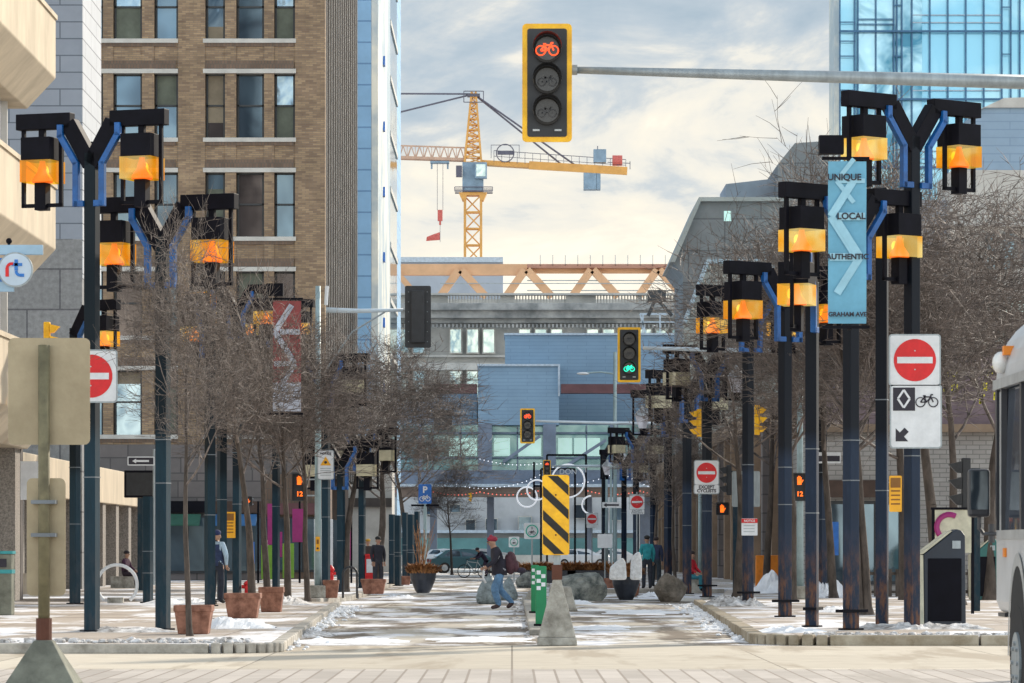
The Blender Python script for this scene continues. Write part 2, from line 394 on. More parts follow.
# snow ridges and heaps
def heap(px,by,w,h,d=None,z=0,label='',mt='snow',name='snow_heap',lobes=7,grp='heaps of old snow'):
    s=SG(by,z); c=P(px,by,s); mb=MB(); rnd=random.Random(int(px*7+by))
    d=d or w
    nx,ny=26,14; H=[[0]*(ny+1) for _ in range(nx+1)]
    bl=[(rnd.uniform(-.6,.6),rnd.uniform(-.4,.5),rnd.uniform(.25,.55),rnd.uniform(.5,1)) for _ in range(lobes)]
    vs=[];fs=[]
    for i in range(nx+1):
        for j in range(ny+1):
            u=-1+2*i/nx; v=-1+2*j/ny; e=max(0,1-(u*u+v*v)*(1+.35*math.sin(5*math.atan2(v,u)+px)+.2*math.sin(11*math.atan2(v,u)+by)))
            z_=max([b[3]*math.exp(-((u-b[0])**2+(v-b[1])**2)/b[2]**2) for b in bl])*e**.6
            z_=z_*h*(1+rnd.uniform(-.25,.25))
            if e==0: z_=-.03
            vs.append((c.x+u*w/2+rnd.uniform(-.01,.01)*w,c.y+(v+.2)*d/2,z+z_))
    for i in range(nx):
        for j in range(ny):
            a=i*(ny+1)+j; fs.append((a,a+ny+1,a+ny+2,a+1))
    mb.add(vs,fs)
    mb.thing(name,M[mt],label,'snow heap',grp,smooth=False)
Z=ZW
heap(780,593,2.1,.72,2,Z,'large clean snow heap between the dark posts near the orange barrier','snow')
heap(822,597,1.3,.6,2,Z,'white snow heap beside the concrete foot of the pale signal pole','snow')
heap(232,628,1.5,.22,2.4,Z,'lumpy shovelled snow beside the terracotta planter with the tree','snow')
heap(310,636,.9,.12,2,0,'thin grey slush ridge in the gutter by the left kerb corner','snowdirty')
heap(120,632,2.0,.12,1.2,Z,'brown crusted slush around the foot of the tallest left lamp post','snowdirty')
heap(655,596,1.0,.16,2,Z,'low slush heap in front of the brown boulder','snow')
heap(893,629,1.4,.13,1.5,Z,'slush around the feet of the posts beside the litter bin','snowdirty')
heap(950,629,1.5,.16,1.2,Z,'grey crusted snow heaped against the foot of the dark litter bin','snowdirty')
heap(735,606,1.5,.3,2,Z,'dirty snow ridge at the foot of the post with the white and red notice','snowdirty')
heap(790,632,1.2,.10,1.6,Z,'icy lump near the right kerb corner','snow')
heap(575,604,1.1,.12,2,0,'snow beside the low concrete barrier in the right lane','snow')
heap(835,612,1.6,.14,2,Z,'flat snow crust between the right hand posts','snow')
heap(175,604,2.0,.16,3,Z,'snow crust behind the second left lamp post','snow')
heap(285,604,1.4,.2,3,Z,'grey snow bank behind the two terracotta planters','snowdirty')
heap(400,598,1.2,.12,3,0,'snow crust in the left lane near the round black planter','snow')
heap(640,613,1.8,.06,7,0,'thin sheet of snow melting in the middle of the right lane','snow')
heap(740,628,1.6,.10,5,0,'snow left along the right kerb','snow')
heap(600,628,1.2,.05,5,0,'thin patch of snow beside the wedge of the hazard marker','snow')
heap(480,640,1.8,.05,4,0,'thin slush patch at the mouth of the left lane','snow')
heap(350,642,1.9,.07,3,0,'white slush patch at the mouth of the left lane by the kerb corner','snow')

# drip-line ridges of slush in the gutters, scattered crumbs of ice: stuff
def crumbs(n,fx,label,seed,col='snow',z=0,sz=(.015,.06)):
    rn=random.Random(seed); mb=MB()
    for _ in range(n):
        x,y=fx(rn); q=rn.uniform(*sz)*rn.random()+.015; mb.ball((x,y,z+q*.3),(q*1.3,q*1.3,q*.8),6,4,.25)
    mb.thing('ice_crumbs',M[col],label,'ice','crumbled ice and snow',kind='stuff')
crumbs(750,lambda r:((-3.85-.6*(t:=r.random()))+abs(r.gauss(0,.28)),56+42*t),'crumbled ice and slush along the left kerb',1)
crumbs(650,lambda r:((4.25+.55*(t:=r.random()))-abs(r.gauss(0,.28)),61+40*t),'crumbled ice and slush along the right kerb',2)
crumbs(500,lambda r:(r.uniform(4.6,16),59.7+abs(r.gauss(0,.5))),'crumbled ice on the pavement edge near the litter bin',3,'snowdirty',ZW)
crumbs(500,lambda r:(r.uniform(-12,-3.8),55.3+abs(r.gauss(0,.6))),'crumbled ice on the pavement edge under the left lamp posts',4,'snowdirty',ZW)
crumbs(120,lambda r:(.41+r.gauss(0,.22),r.uniform(64,112)),'crumbled ice along the middle kerb',5,'snowdirty',.0,(.015,.05))
# ---------------------------------------------------------------- twin-arm street lamps
def lantern(root,x,ztop,lit,kind='box'):
    fr=MB()
    if kind=='box':
        for k in (-1,1): fr.bar((x+k*.34,0,ztop-.2),(x+k*.34,0,ztop-1.52),.06)
        fr.bar((x-.37,0,ztop-1.50),(x+.37,0,ztop-1.50),.06)
        f=fr.build('lantern_frame',M['hood'],root)
        hd=MB(); hd.b2(x-.265,-.265,ztop-.77,x+.265,.265,ztop-.40); hd.b2(x-.05,-.05,ztop-.40,x+.05,.05,ztop-.2)
        hd.build('hood',M['hood'],f,bevel=.008)
        pn=MB(); z0,z1=ztop-1.13,ztop-.772; a=.275
        for sx_,sy_ in ((0,-1),(1,0),(0,1),(-1,0)):
            if sx_==0: pn.add([(x-a,sy_*a,z0),(x+a,sy_*a,z0),(x+a,sy_*a,z1),(x-a,sy_*a,z1)],[(0,1,2,3)])
            else: pn.add([(x+sx_*a,-a,z0),(x+sx_*a,a,z0),(x+sx_*a,a,z1),(x+sx_*a,-a,z1)],[(0,1,2,3)])
        pn.build('glass_panel',M[random.choice(('lit','lit','lit2')) if lit else 'unlit'],f)
        cn=MB(); cn.lathe([(.17,0),(.165,.06),(.09,.17),(.05,.30),(.045,.385)],16,(x,0,z0+.004)); cn.build('light_cone',M['cone' if lit else 'coneoff'],f,smooth=True)
        if lit: MB().ball((x,0.12,z0+.2),(.05,.05,.09)).build('bulb',M['bulbm'],f)
        MB().b2(x-.10,-.10,ztop-1.58,x+.10,.10,z0-.001).build('socket',M['hood'],f,bevel=.01)
        return
    for k in (-1,1): fr.bar((x+k*.40,0,ztop-.2),(x+k*.40,0,ztop-1.5),.05)
    fr.bar((x-.42,0,ztop-1.48),(x+.42,0,ztop-1.48),.05)
    f=fr.build('lantern_frame',M['hood'],root)
    MB().lathe([(.05,-1.46),(.09,-1.40),(.10,-1.28)],8,(x,0,ztop)).build('socket',M['hood'],f)
    MB().lathe([(.13,-1.27),(.26,-.86)],6,(x,0,ztop)).build('glass_panel',M['clear'],f)
    MB().lathe([(.33,-.86),(.30,-.82),(.14,-.64),(.08,-.62),(.05,-.5)],6,(x,0,ztop)).build('hood',M['silver'],f)
M['clear']=panel('frosted lantern glass',(.80,.80,.86),.12,.25)
def lamp(px,by,topy,lit,label,rot=38,arms=(-1,1),kinds=('box','box'),pm='postr',z0=ZW,hw=1.11,group='dark navy lamp posts along the street'):
    s=SG(by,z0); p=P(px,by,s); H=(by-topy)/s
    root=empty('street_lamp',p,label,'street lamp',group,R(rot))
    w=.2; g=hw/1.11
    MB().b2(-w/2,-w/2,0,w/2,w/2,H-.66).build('pole',M[pm],root,bevel=.012)
    MB().b2(-.15,-.15,0,.15,.15,.03).build('base_plate',M['hood'],root)
    if pm=='postr' and random.random()<.6: MB().bar((-.26,-.02,.32),(.26,-.02,.32),.24,.05).build('base_collar',M['hood'],root)
    for z in (H*.30+random.uniform(-.3,.3),H*.46+random.uniform(-.3,.3)): MB().b2(-w/2-.005,-w/2-.005,z,w/2+.005,w/2+.005,z+.018).build('metal_strap',M['strap'],root)
    for k in arms:
        a=MB()
        a.bar((k*.0,.0,H-.86),(k*.50*g,0,H-.17),.20,.27); a.bar((k*.44*g,0,H-.13),(k*(hw+.44),0,H-.13),.20,.26)
        a.build('arm',M['hood'],root,bevel=.01)
        b=MB(); y=-.10
        b.bar((k*.64*g,y,H-.20),(k*.64*g,y,H-.42),.10,.10); b.bar((k*.66*g,y,H-.36),(k*.28*g,y,H-.86),.10,.10)
        b.bar((k*.29*g,y,H-.82),(k*.29*g,y,H-1.55),.10,.10); b.bar((k*.33*g,y,H-1.50),(k*.09,y,H-1.50),.10,.10)
        b.build('bracket',M['blue'],root,bevel=.008)
        lantern(root,k*hw,H,lit,kinds[0 if k<0 else 1])
    return root
RL=-20
lamp(92,632,112,True,'tall navy lamp post in the left foreground carrying a round red no entry sign',RL,pm='post',hw=.90)
lamp(163,630,196,True,'shorter lit lamp post just right of the tallest one in the left foreground',RL,pm='post',hw=.90)
lamp(75,604,301,True,'dark lamp post seen between the bare sign backs and the tall lamp, right arm lit',RL-12,arms=(1,),pm='post',hw=.90)
lamp(222,600,260,True,'lit lamp post rising between the two nearest left planters, lantern on the left',-58,arms=(-1,),pm='post')
lamp(210,606,292,True,'lamp post half hidden by the tree that stands in front of a terracotta planter',-62,arms=(-1,),pm='post',hw=.90)
lamp(237,596,285,True,'lamp post with the yellow notice plate, behind the terracotta planter row',RL,pm='post',hw=.90)
lamp(276,590,300,True,'lamp post standing against the red and white street banner',RL,pm='post',hw=.90)
lamp(326,595,354,False,'unlit lamp post rising behind the pale pole with the white NOTICE sign',RL,pm='post',hw=.90)
lamp(341,592,440,False,'short unlit lamp post behind the black bicycle hoop',RL,pm='post',hw=.90)
lamp(362,588,428,False,'short unlit lamp post left of the brown planter under the tree crowns',RL,pm='post',hw=.90)
lamp(148,603,470,False,'low dark post behind the large white ring at left',RL,arms=(),pm='post',hw=.90)
SH='close-set dark shelter posts left of the lane'
for px,by in ((392,584),(398,586),(405,580),(411,584),(417,578)):
    lamp(px,by,497,False,'dark shelter post in the tight row behind the round black planter',RL,arms=(),pm='post',hw=.90,group=SH)
lamp(912,629,97,True,'tallest lamp post on the right, carrying the no entry and bicycle lane signs',38)
lamp(882,627,150,True,'lamp post with the yellow notice plate, left neighbour of the tallest right one',75,arms=())
lamp(851,630,187,True,'lit lamp post behind the blue banner on the right',38)
lamp(812,627,244,True,'slim lamp post between the blue banner and the orange pedestrian signal',72,arms=(-1,))
lamp(785,617,264,True,'lit lamp post beside the pale pole of the right pedestrian signal',38)
lamp(748,606,287,True,'lit lamp post carrying the white and red paper notice',38)
lamp(822,597,332,False,'unlit lamp post behind the small blue street name plate',38)
lamp(707,597,346,False,'lamp post with the EXCEPT CYCLISTS sign and one coach lantern',38,kinds=('box','coach'))
lamp(687,594,371,False,'unlit lamp post left of the EXCEPT CYCLISTS sign',38)
lamp(668,589,391,False,'lamp post with a coach lantern behind the brown boulder',38,kinds=('coach','coach'))
lamp(636,579,428,False,'small unlit lamp post behind the planter with pale sacks',38)
lamp(624,575,450,False,'farthest unlit lamp post right of the lane sculpture',38,kinds=('coach','box'))
lamp(604,574,440,False,'slender far lamp post with a coach lantern right of the striped marker',30,arms=(1,),kinds=('box','coach'))
lamp(653,578,440,False,'plain far post between the small lamp posts on the right',38,arms=())

# ---------------------------------------------------------------- signs
def board(root,cx,cz,w,h,y,m,name='board',r=.04,th=.012,rimm=None):
    def rr(w,h,r):
        pts=[]
        for sx_,sz_,a in ((1,1,0),(-1,1,90),(-1,-1,180),(1,-1,270)):
            for k in range(5):
                t=R(a+22.5*k); pts.append((cx+sx_*(w/2-r)+r*math.cos(t),cz+sz_*(h/2-r)+r*math.sin(t)))
        return pts
    mb=MB(); mb.prism(rr(w,h,r),y,y+th); o=mb.build(name,m,root)
    if rimm:
        MB().prism(rr(w+.05,h+.05,r+.02),y+.003,y+th+.003).build('rim',rimm,o)
    return o
def noentry(root,cx,cz,w,y):
    b=board(root,cx,cz,w,w,y,M['white'],rimm=M['steel'])
    MB().cyl((cx,y-.004,cz),w*.43,.006,36,'y').build('red_disc',M['red'],b)
    MB().b2(cx-w*.36,y-.014,cz-w*.065,cx+w*.36,y-.008,cz+w*.065).build('white_bar',M['white'],b)
    for k in (-1,1): MB().cyl((cx,y-.01,cz+k*w*.19),.012,.01,8,'y').build('bolt',M['silver'],b)
    return b
def bike(root,cx,cz,w,y,m,name='bicycle_symbol',t=.03):
    mb=MB(); r=w*.21; a=(cx-w*.29,y,cz-w*.10); b=(cx+w*.29,y,cz-w*.10)
    for c in (a,b): mb.ring(c,r,t*.5,n=22,m=4)
    bb=(cx-w*.02,y,cz-w*.10); seat=(cx-w*.11,y,cz+w*.14); head=(cx+w*.18,y,cz+w*.14)
    for p,q in ((a,bb),(a,seat),(seat,bb),(bb,head),(seat,head),(b,head),(head,(cx+w*.17,y,cz+w*.24)),((cx+w*.17,y,cz+w*.24),(cx+w*.28,y,cz+w*.24)),((cx-w*.18,y,cz+w*.19),(cx-w*.05,y,cz+w*.19)),(seat,(cx-w*.12,y,cz+w*.19))):
        mb.bar(p,q,t*.5,t)
    return mb.build(name,m,root)
SCL=lambda px,by,z=ZW: SG(by,z)
def signroot(name,px,y,s,label,cat,group=None,front=.0):
    p=P(px,y,s); p.y-=front; return empty(name,p,label,cat,group)
# no entry sign on the tall left lamp (centre 93,377)
s=SG(632,ZW); r_=signroot('no_entry_sign',93,377,s,'round red no entry sign on a white board fixed to the tall left lamp post','sign','no entry signs',.32); noentry(r_,0,0,50/s,0)
MB().b2(-.12,.015,-.03,.12,.2,.03).build('clamp',M['silver'],r_)
# right: no entry + lane sign
s=SG(629,ZW); r_=signroot('no_entry_sign',913,361,s,'large red no entry sign above the diamond and bicycle plate on the right','sign','no entry signs',.30); noentry(r_,0,0,49/s,0)
r_=signroot('bicycle_lane_sign',914,417,s,'white plate with diamond, bicycle and arrow below the large no entry sign','sign',None,.30)
w,h=49/s,61/s; b=board(r_,0,0,w,h,0,M['white'],rimm=M['steel'])
MB().b2(-w/2+.03,-.006,h/2-.42,-w/2+.40,-.001,h/2-.03).build('dark_square',M['ink'],b)
MB().bar((-w/2+.21,-.012,h/2-.37),(-w/2+.31,-.012,h/2-.22),.006,.035).bar((-w/2+.31,-.012,h/2-.22),(-w/2+.21,-.012,h/2-.07),.006,.035).bar((-w/2+.21,-.013,h/2-.37),(-w/2+.11,-.013,h/2-.22),.006,.035).bar((-w/2+.11,-.013,h/2-.22),(-w/2+.21,-.013,h/2-.07),.006,.035).build('diamond_symbol',M['white'],b)
bike(b,.185,h/2-.24,.37,-.006,M['ink'],t=.022)
MB().prism([(-.34,-.42),(-.34,-.20),(-.27,-.27),(-.19,-.19),(-.12,-.26),(-.20,-.34),(-.13,-.42)],-.006,-.001).build('arrow_symbol',M['ink'],b)
# except cyclists
def except_sign(px,y0,s,w,full,label,fr):
    r=signroot('no_entry_sign',px,y0,s,label,'sign','no entry signs',fr); noentry(r,0,0,w,0)
    b=board(r,0,-w*.5-w*.19,w*1.02,w*.36,0,M['white'],name='text_plate',rimm=M['steel'])
    text('EXCEPT',w*.19,M['ink'],b,(0,-.006,-w*.61),bold=.004); text('CYCLISTS',w*.19,M['ink'],b,(0,-.006,-w*.77),bold=.004)
s=SG(597,ZW); except_sign(706,473,s,23.5/s,True,'no entry sign with EXCEPT CYCLISTS plate on the right lamp post',.32)
def signpost(px,by,top,w,m='steel',z=0,name='post'):
    s=SG(by,z); p=P(px,by,s); return s,p,MB().cyl((p.x,p.y,p.z+(by-top)/s/2),w,(by-top)/s,8)
s,p,mb=signpost(637,583,492,.035); r=empty('no_entry_sign',p,'small no entry sign with a text plate on a thin post behind the round planter','sign','no entry signs')
mb.build('post',M['steel'],r,off=p); W=14.5/s; zc=(583-502)/s; noentry(r,0,zc,W,-.06)
b=board(r,0,zc-W*.68,W,W*.33,-.06,M['white'],name='text_plate'); text('EXCEPT',W*.2,M['ink'],b,(0,-.066,zc-W*.61)); text('CYCLISTS',W*.19,M['ink'],b,(0,-.066,zc-W*.77))
s,p,mb=signpost(592,577,512,.03); r=empty('no_entry_sign',p,'smallest no entry sign, right of the black and yellow striped marker','sign','no entry signs')
mb.build('post',M['steel'],r,off=p); W=11/s; zc=(577-519)/s; noentry(r,0,zc,W,-.06); board(r,0,zc-W*.66,W,W*.3,-.06,M['white'],name='text_plate')
# green ring signs
for px,by,cy,W_,lab in ((532,590,531,16,'white square sign with green ring and walker above a bicycle, nearer one'),(514,583,542,10.5,'white square sign with green ring, smaller one left of the nearer twin')):
    s,p,mb=signpost(px,by,cy-W_/2,.03); r=empty('shared_path_sign',p,lab,'sign','green ring path signs'); mb.build('post',M['steel'],r,off=p)
    W=W_/s; zc=(by-cy)/s; b=board(r,0,zc,W,W,-.06,M['white'])
    MB().ring((0,-.065,zc),W*.36,W*.045,n=28,m=4).build('green_ring',M['green'],b)
    bike(b,0,zc-W*.08,W*.42,-.066,M['ink'],t=W*.03)
    MB().ball((0,-.066,zc+W*.24),(W*.03,.003,W*.03)).bar((0,-.066,zc+W*.2),(0,-.066,zc+W*.1),.004,W*.05).build('walker_symbol',M['ink'],b)
s,p,mb=signpost(605,588,533,.03); r=empty('blank_sign',p,'plain white sign back on a thin post above the dry grass bed','sign'); mb.build('post',M['steel'],r,off=p)
board(r,0,(588-541)/s,15/s,14/s,-.05,M['white'])
# white blank back on right between posts
s=SG(600,ZW); r=signroot('blank_sign',746,489,s*.94,'large pale grey sign back behind the lamp post with the paper notice','sign'); board(r,0,0,30/s,38/s,0,M['steel'],r=.05)
MB().b2(-.04,.02,-3.2,.04,.1,.4).build('post',M['steel'],r)
# paper notice
s=SG(606,ZW); r=signroot('paper_notice',749,527,s,'white paper notice with a red printed heading on the right lamp post','notice',None,.2); b=board(r,0,0,16/s,17/s,0,M['white'],r=.01)
MB().b2(-8/s,-.006,4/s,8/s,-.001,8.2/s).build('red_heading',M['red'],b); text('NOTICE',3/s,M['white'],b,(0,-.009,6/s),bold=.002)
for k in range(3): MB().b2(-6/s,-.004,(1-k*3)/s,5/s,-.001,(1.6-k*3)/s).build('print_line',M['steel'],b)
# yellow notice plates
def yplate(px,y0,y1,w,s,label,fr):
    r=signroot('yellow_notice_sign',px,(y0+y1)/2,s,label,'sign','yellow notice plates',fr); h=(y1-y0)/s; W=w/s
    b=board(r,0,0,W,h,0,M['yellow2'],r=.02)
    MB().b2(-W*.4,-.005,h*.17,W*.4,-.001,h*.44).b2(-W*.36,-.008,-.01+h*.2,W*.36,-.006,h*.22).build('dark_symbol_block',M['amberink'],b)
    for k in range(4): MB().b2(-W*.36,-.005,h*(.06-k*.12),W*.36,-.001,h*(.10-k*.12)).build('print_line',M['amberink'],b)
    MB().b2(-.1,.013,h*.3,.1,.16,h*.34).b2(-.1,.013,-h*.34,.1,.16,-h*.3).build('clamp',M['silver'],r)
M['yellow2']=mat('notice yellow',(.80,.38,.012),.5,0,.1,3); M['amberink']=mat('amber ink',(.22,.09,.01),.6)
yplate(894,476,512,12.5,SG(629,ZW),'upright yellow notice plate on the lamp post left of the tallest right one',.26)
yplate(229,512,538,14,SG(596,ZW),'yellow notice plate on a lamp post above the terracotta planter row',.26)
# street name plates
s=SG(597,ZW); r=signroot('street_name_sign',828,458,s,'small white and navy street name plate on the right','sign',None,.25); b=board(r,0,0,24/s,11/s,0,M['white'],r=.02); MB().b2(-11/s,-.006,-3.6/s,11/s,-.001,2/s).build('name_band',M['ink'],b)
s=40; r=signroot('street_name_sign',141,461,s,'narrow street name plate with a black band and white arrow at left','sign'); b=board(r,0,0,27/s,9/s,0,M['white'],r=.02); MB().b2(-12.4/s,-.006,-3.4/s,12.4/s,-.001,3.4/s).build('name_band',M['ink'],b)
MB().prism([(-.22,0),(-.12,.06),(-.12,.025),(.2,.025),(.2,-.025),(-.12,-.025),(-.12,-.06)],-.012,-.007).build('arrow_symbol',M['white'],b)
MB().cyl((.32,.05,-1.4),.03,3.4,8).build('post',M['steel'],r)
# dark boards on posts behind at left
s=38; r=signroot('notice_case',140,484,s,'dark rectangular notice case behind the second left lamp post','notice case'); MB().b2(-.42,0,-.36,.42,.12,.36).build('case',M['hood'],r,bevel=.02); MB().b2(-.07,.02,-2.8,.07,.16,-.362).build('post',M['post'],r); MB().b2(-.36,-.006,-.30,.36,-.001,.30).build('pane',M['black'],r)
# P sign (blue)
s,p,mb=signpost(425,586,486,.06,z=ZW); r=empty('blue_parking_sign',p,'blue square sign with white marks on a grey post left of the lane','sign'); mb.build('post',M['polegrey'],r,off=p)
W=13/s; zc=(586-494)/s; b=board(r,0,zc,W,W*1.5,-.08,M['signblue']); bike(b,0,zc-W*.3,W*.8,-.088,M['white'],t=.03); text('P',W*.7,M['white'],b,(0,-.088,zc+W*.3),bold=.01)
MB().b2(-.5,-.05,zc-W*.95,.5,.0,zc-W*.8).build('cross_bar',M['hood'],r)
# NOTICE sign on pale pole
s=SG(598,ZW); r=signroot('notice_sign',326,465,s,'white NOTICE board with a yellow warning triangle on the pale pole','sign',None,.2)
W,h=15/s,28/s; b=board(r,0,0,W,h,0,M['white'],rimm=M['steel']); text('NOTICE',W*.2,M['ink'],b,(0,-.006,h*.40),bold=.003)
MB().prism([(-W*.36,-h*.02),(W*.36,-h*.02),(0,h*.30)],-.006,-.001).build('warning_triangle',M['yellow2'],b); MB().ball((0,-.008,h*.09),(W*.1,.003,h*.05)).build('triangle_symbol',M['ink'],b)
for k in range(4): MB().b2(-W*.36,-.004,-h*(.14+.08*k),W*.36,-.001,-h*(.115+.08*k)).build('print_line',M['steel'],b)

# ---------------------------------------------------------------- traffic lights
M['redled']=emis('red signal light',(1,.09,.02),1.5,.05); M['greenled']=emis('green signal light',(.02,.85,.55),1.1,.05); M['orled']=emis('orange signal light',(1,.16,.01),1.5,.1)
M['lens']=mat('dark lens',(.03,.032,.036),.2,0,.3,20)
def head(root,cx,cz,H,y,lit,back=False,sc_=1,ic=True):
    W=H*.42
    bd=board(root,cx,cz,W,H,y,M['black' if back else 'yellow'],name='backboard',r=.05,th=.03)
    if back:
        MB().b2(cx-W*.26,y-.16,cz-H*.42,cx+W*.26,y-.001,cz+H*.42).build('housing',M['black'],bd,bevel=.02)
        hg=MB()
        for k in range(6):
            for q in (-1,1): hg.ball((cx+q*W*.36,y-.006,cz+H*(-.4+.16*k)),.012)
        hg.build('rivets',M['steel'],bd); return bd
    board(bd,cx,cz,W*.80,H*.915,y-.008,M['black'],name='face_plate',r=.03,th=.007)
    for i,k in enumerate((1,0,-1)):
        z=cz+k*H*.262+H*.02; rr=H*.105
        MB().cyl((cx,y-.045,z),rr*1.12,.07,24,'y').build('lens_rim',M['blackm'],bd)
        MB().cyl((cx,y-.085,z),rr*.94,.01,24,'y').build('lens',M['lens'],bd)
        vs=MB(); n=14
        a=[R(-20+220*j/n) for j in range(n+1)]
        v=[]; f=[]
        for t in a: v+= [(cx+math.cos(t)*rr*1.14,y-.08,z+math.sin(t)*rr*1.14),(cx+math.cos(t)*rr*1.16,y-.32*H/1.2,z+math.sin(t)*rr*1.16)]
        for j in range(n): f.append((2*j,2*j+1,2*j+3,2*j+2))
        vs.add(v,f).build('visor',M['black'],bd)
        on=(lit=='red' and i==0) or (lit=='green' and i==2)
        if on: bike(bd,cx,z-.0,rr*1.8,y-.10,M['redled' if lit=='red' else 'greenled'],name='lit_bicycle',t=rr*(.13 if H>1 and cz>4 and s>60 else .2))
        elif ic: bike(bd,cx,z-.01,rr*1.5,y-.093,M['ledoff'],name='dark_bicycle',t=rr*.12)
    for q in (-1,1): MB().b2(cx+q*W*.22-.04,y-.03,cz-H*.41,cx+q*W*.22+.04,y-.009,cz-H*.395).build('latch',M['silver'],bd)
    return bd
M['armpale']=mat('pale mast arm',(.50,.58,.64),.5,0,.1,2); M['ledoff']=mat('unlit led',(.075,.078,.085),.5)
def P0(px,py,s,root): return P(px,py,s)-Vector(root.location)
# big near one: pole stands off frame at right
s=86; d=F/s; xr=(1090-512)/s; pr=Vector((xr,d,0))
r=empty('traffic_signal',pr,'large yellow backed bicycle signal showing red, hung from a long grey mast arm at top','traffic signal','bicycle traffic signals')
c=P0(547,84,s,r); head(r,c.x,c.z,118/s,-.12,'red')
a=P0(573,70,s,r); b=P0(1024,82,s,r); e=b+(b-a)*.16
MB().tube([a,a.lerp(e,.5),e],[.04,.07,.09],14).build('mast_arm',M['armgrey'] if 'armgrey' in M else M['steel'],r,smooth=True)
MB().cyl(a+Vector((-.02,-.01,0)),.06,.14,12,'x').build('clamp',M['steel'],r)
MB().tube([(e.x,0,0),(e.x,0,e.z+.4)],[.16,.10],16).build('pole',M['steel'],r,smooth=True)
def mast(px_pole,by,topy,hx,hy,H,armpts,lit,label,back=False,s=None,pm='polegrey',rad=.10,zz=ZW,luminaire=None,grp='bicycle traffic signals'):
    s=s or SG(by,zz); p=P(px_pole,by,s); r=empty('traffic_signal',p,label,'traffic signal',grp)
    MB().tube([(0,0,0),(0,0,(by-topy)/s)],[rad,rad*.7],14).build('pole',M[pm],r,smooth=True)
    MB().b2(-.22,-.22,0,.22,.22,.35).build('concrete_foot',M['concrete'],r,bevel=.03)
    pts=[P0(a,b,s,r) for a,b in armpts]
    MB().tube(pts,[.075-.03*k/(len(pts)-1) for k in range(len(pts))],8).build('mast_arm',M['armpale'],r,smooth=True)
    c=P0(hx,hy,s,r); head(r,c.x,c.z,H/s,-.1,lit,back)
    return r,s
r,s=mast(318,598,286,418,317,62,[(326,310),(360,311),(403,310)],None,'black back of a signal head on an arm from the pale pole at left',True)
MB().tube([P0(326,370,s,r),P0(352,332,s,r),P0(385,312,s,r)],.025,6).build('brace',M['steel'],r)
MB().tube([P0(326,305,s,r),P0(327,286,s,r)],.05,8).build('pole_cap',M['white'],r)
r,s=mast(800,599,330,629,355,55,[(797,352),(720,350),(643,348)],'green','yellow backed bicycle signal showing green above the middle of the street')
MB().tube([P0(797,335,s,r),P0(797,331,s,r)],.08,8).build('pole_cap',M['white'],r)
r,s=mast(700,581,410,527.5,426,35,[(700,424),(610,423),(536,421)],'red','small yellow backed bicycle signal showing red below the blue building',rad=.09)
r,s=mast(606,574,468,547,469,18,[(606,466),(575,466),(552,466)],'red','smallest bicycle signal showing red, just above the striped marker',rad=.12)
# side-on yellow signals
def sidehead(px,py,H,s,dirn,label,post=None):
    p=P(px,py,s); z0=0; r=empty('signal_head_side_on',p,label,'traffic signal','side-on yellow signals'); h=H/s; w=h*.17
    col=M['yellow'] if post!='dark' else M['black']
    MB().b2(-w/2,-w/2,-h/2,w/2,w/2,h/2).build('housing',col,r,bevel=.02)
    for k in (-1,0,1):
        z=k*h*.31
        MB().add([(dirn*w*.5,-h*.12,z+h*.13),(dirn*w*.5,h*.12,z+h*.13),(dirn*w*.5,h*.12,z-h*.10),(dirn*w*.5,-h*.12,z-h*.10),
                  (dirn*w*2.0,-h*.10,z+h*.07),(dirn*w*2.0,h*.10,z+h*.07),(dirn*w*1.1,h*.10,z-h*.09),(dirn*w*1.1,-h*.10,z-h*.09)],[(0,1,5,4),(0,4,7,3),(1,2,6,5),(3,7,6,2),(4,5,6,7)]).build('visor',col,r)
    if post: MB().b2(-dirn*w*1.2-.07,-.07,-(p.z-ZW),-dirn*w*1.2+.07,.07,h*.3).bar((-dirn*w*1.2,0,h*.28),(0,0,h*.28),.05).build('post',M['post'],r)
sidehead(699,423,28,36,-1,'side-on yellow signal beside the far right lamp posts, visors to the left')
sidehead(757,420,30,38,1,'side-on yellow signal right of the lamp post, visors to the right')
sidehead(471,497,9,16,-1,'tiny yellow signal far down the lane under the bridge building')
sidehead(47,341,38,44,1,'yellow signal peeping over the tarnished sign back at left',None)
sidehead(966,484,52,46,-1,'dark side-on signal on a black post behind the litter bin','dark')
sidehead(729,480,30,33,-1,'dark side-on signal left of the large pale sign back','dark')
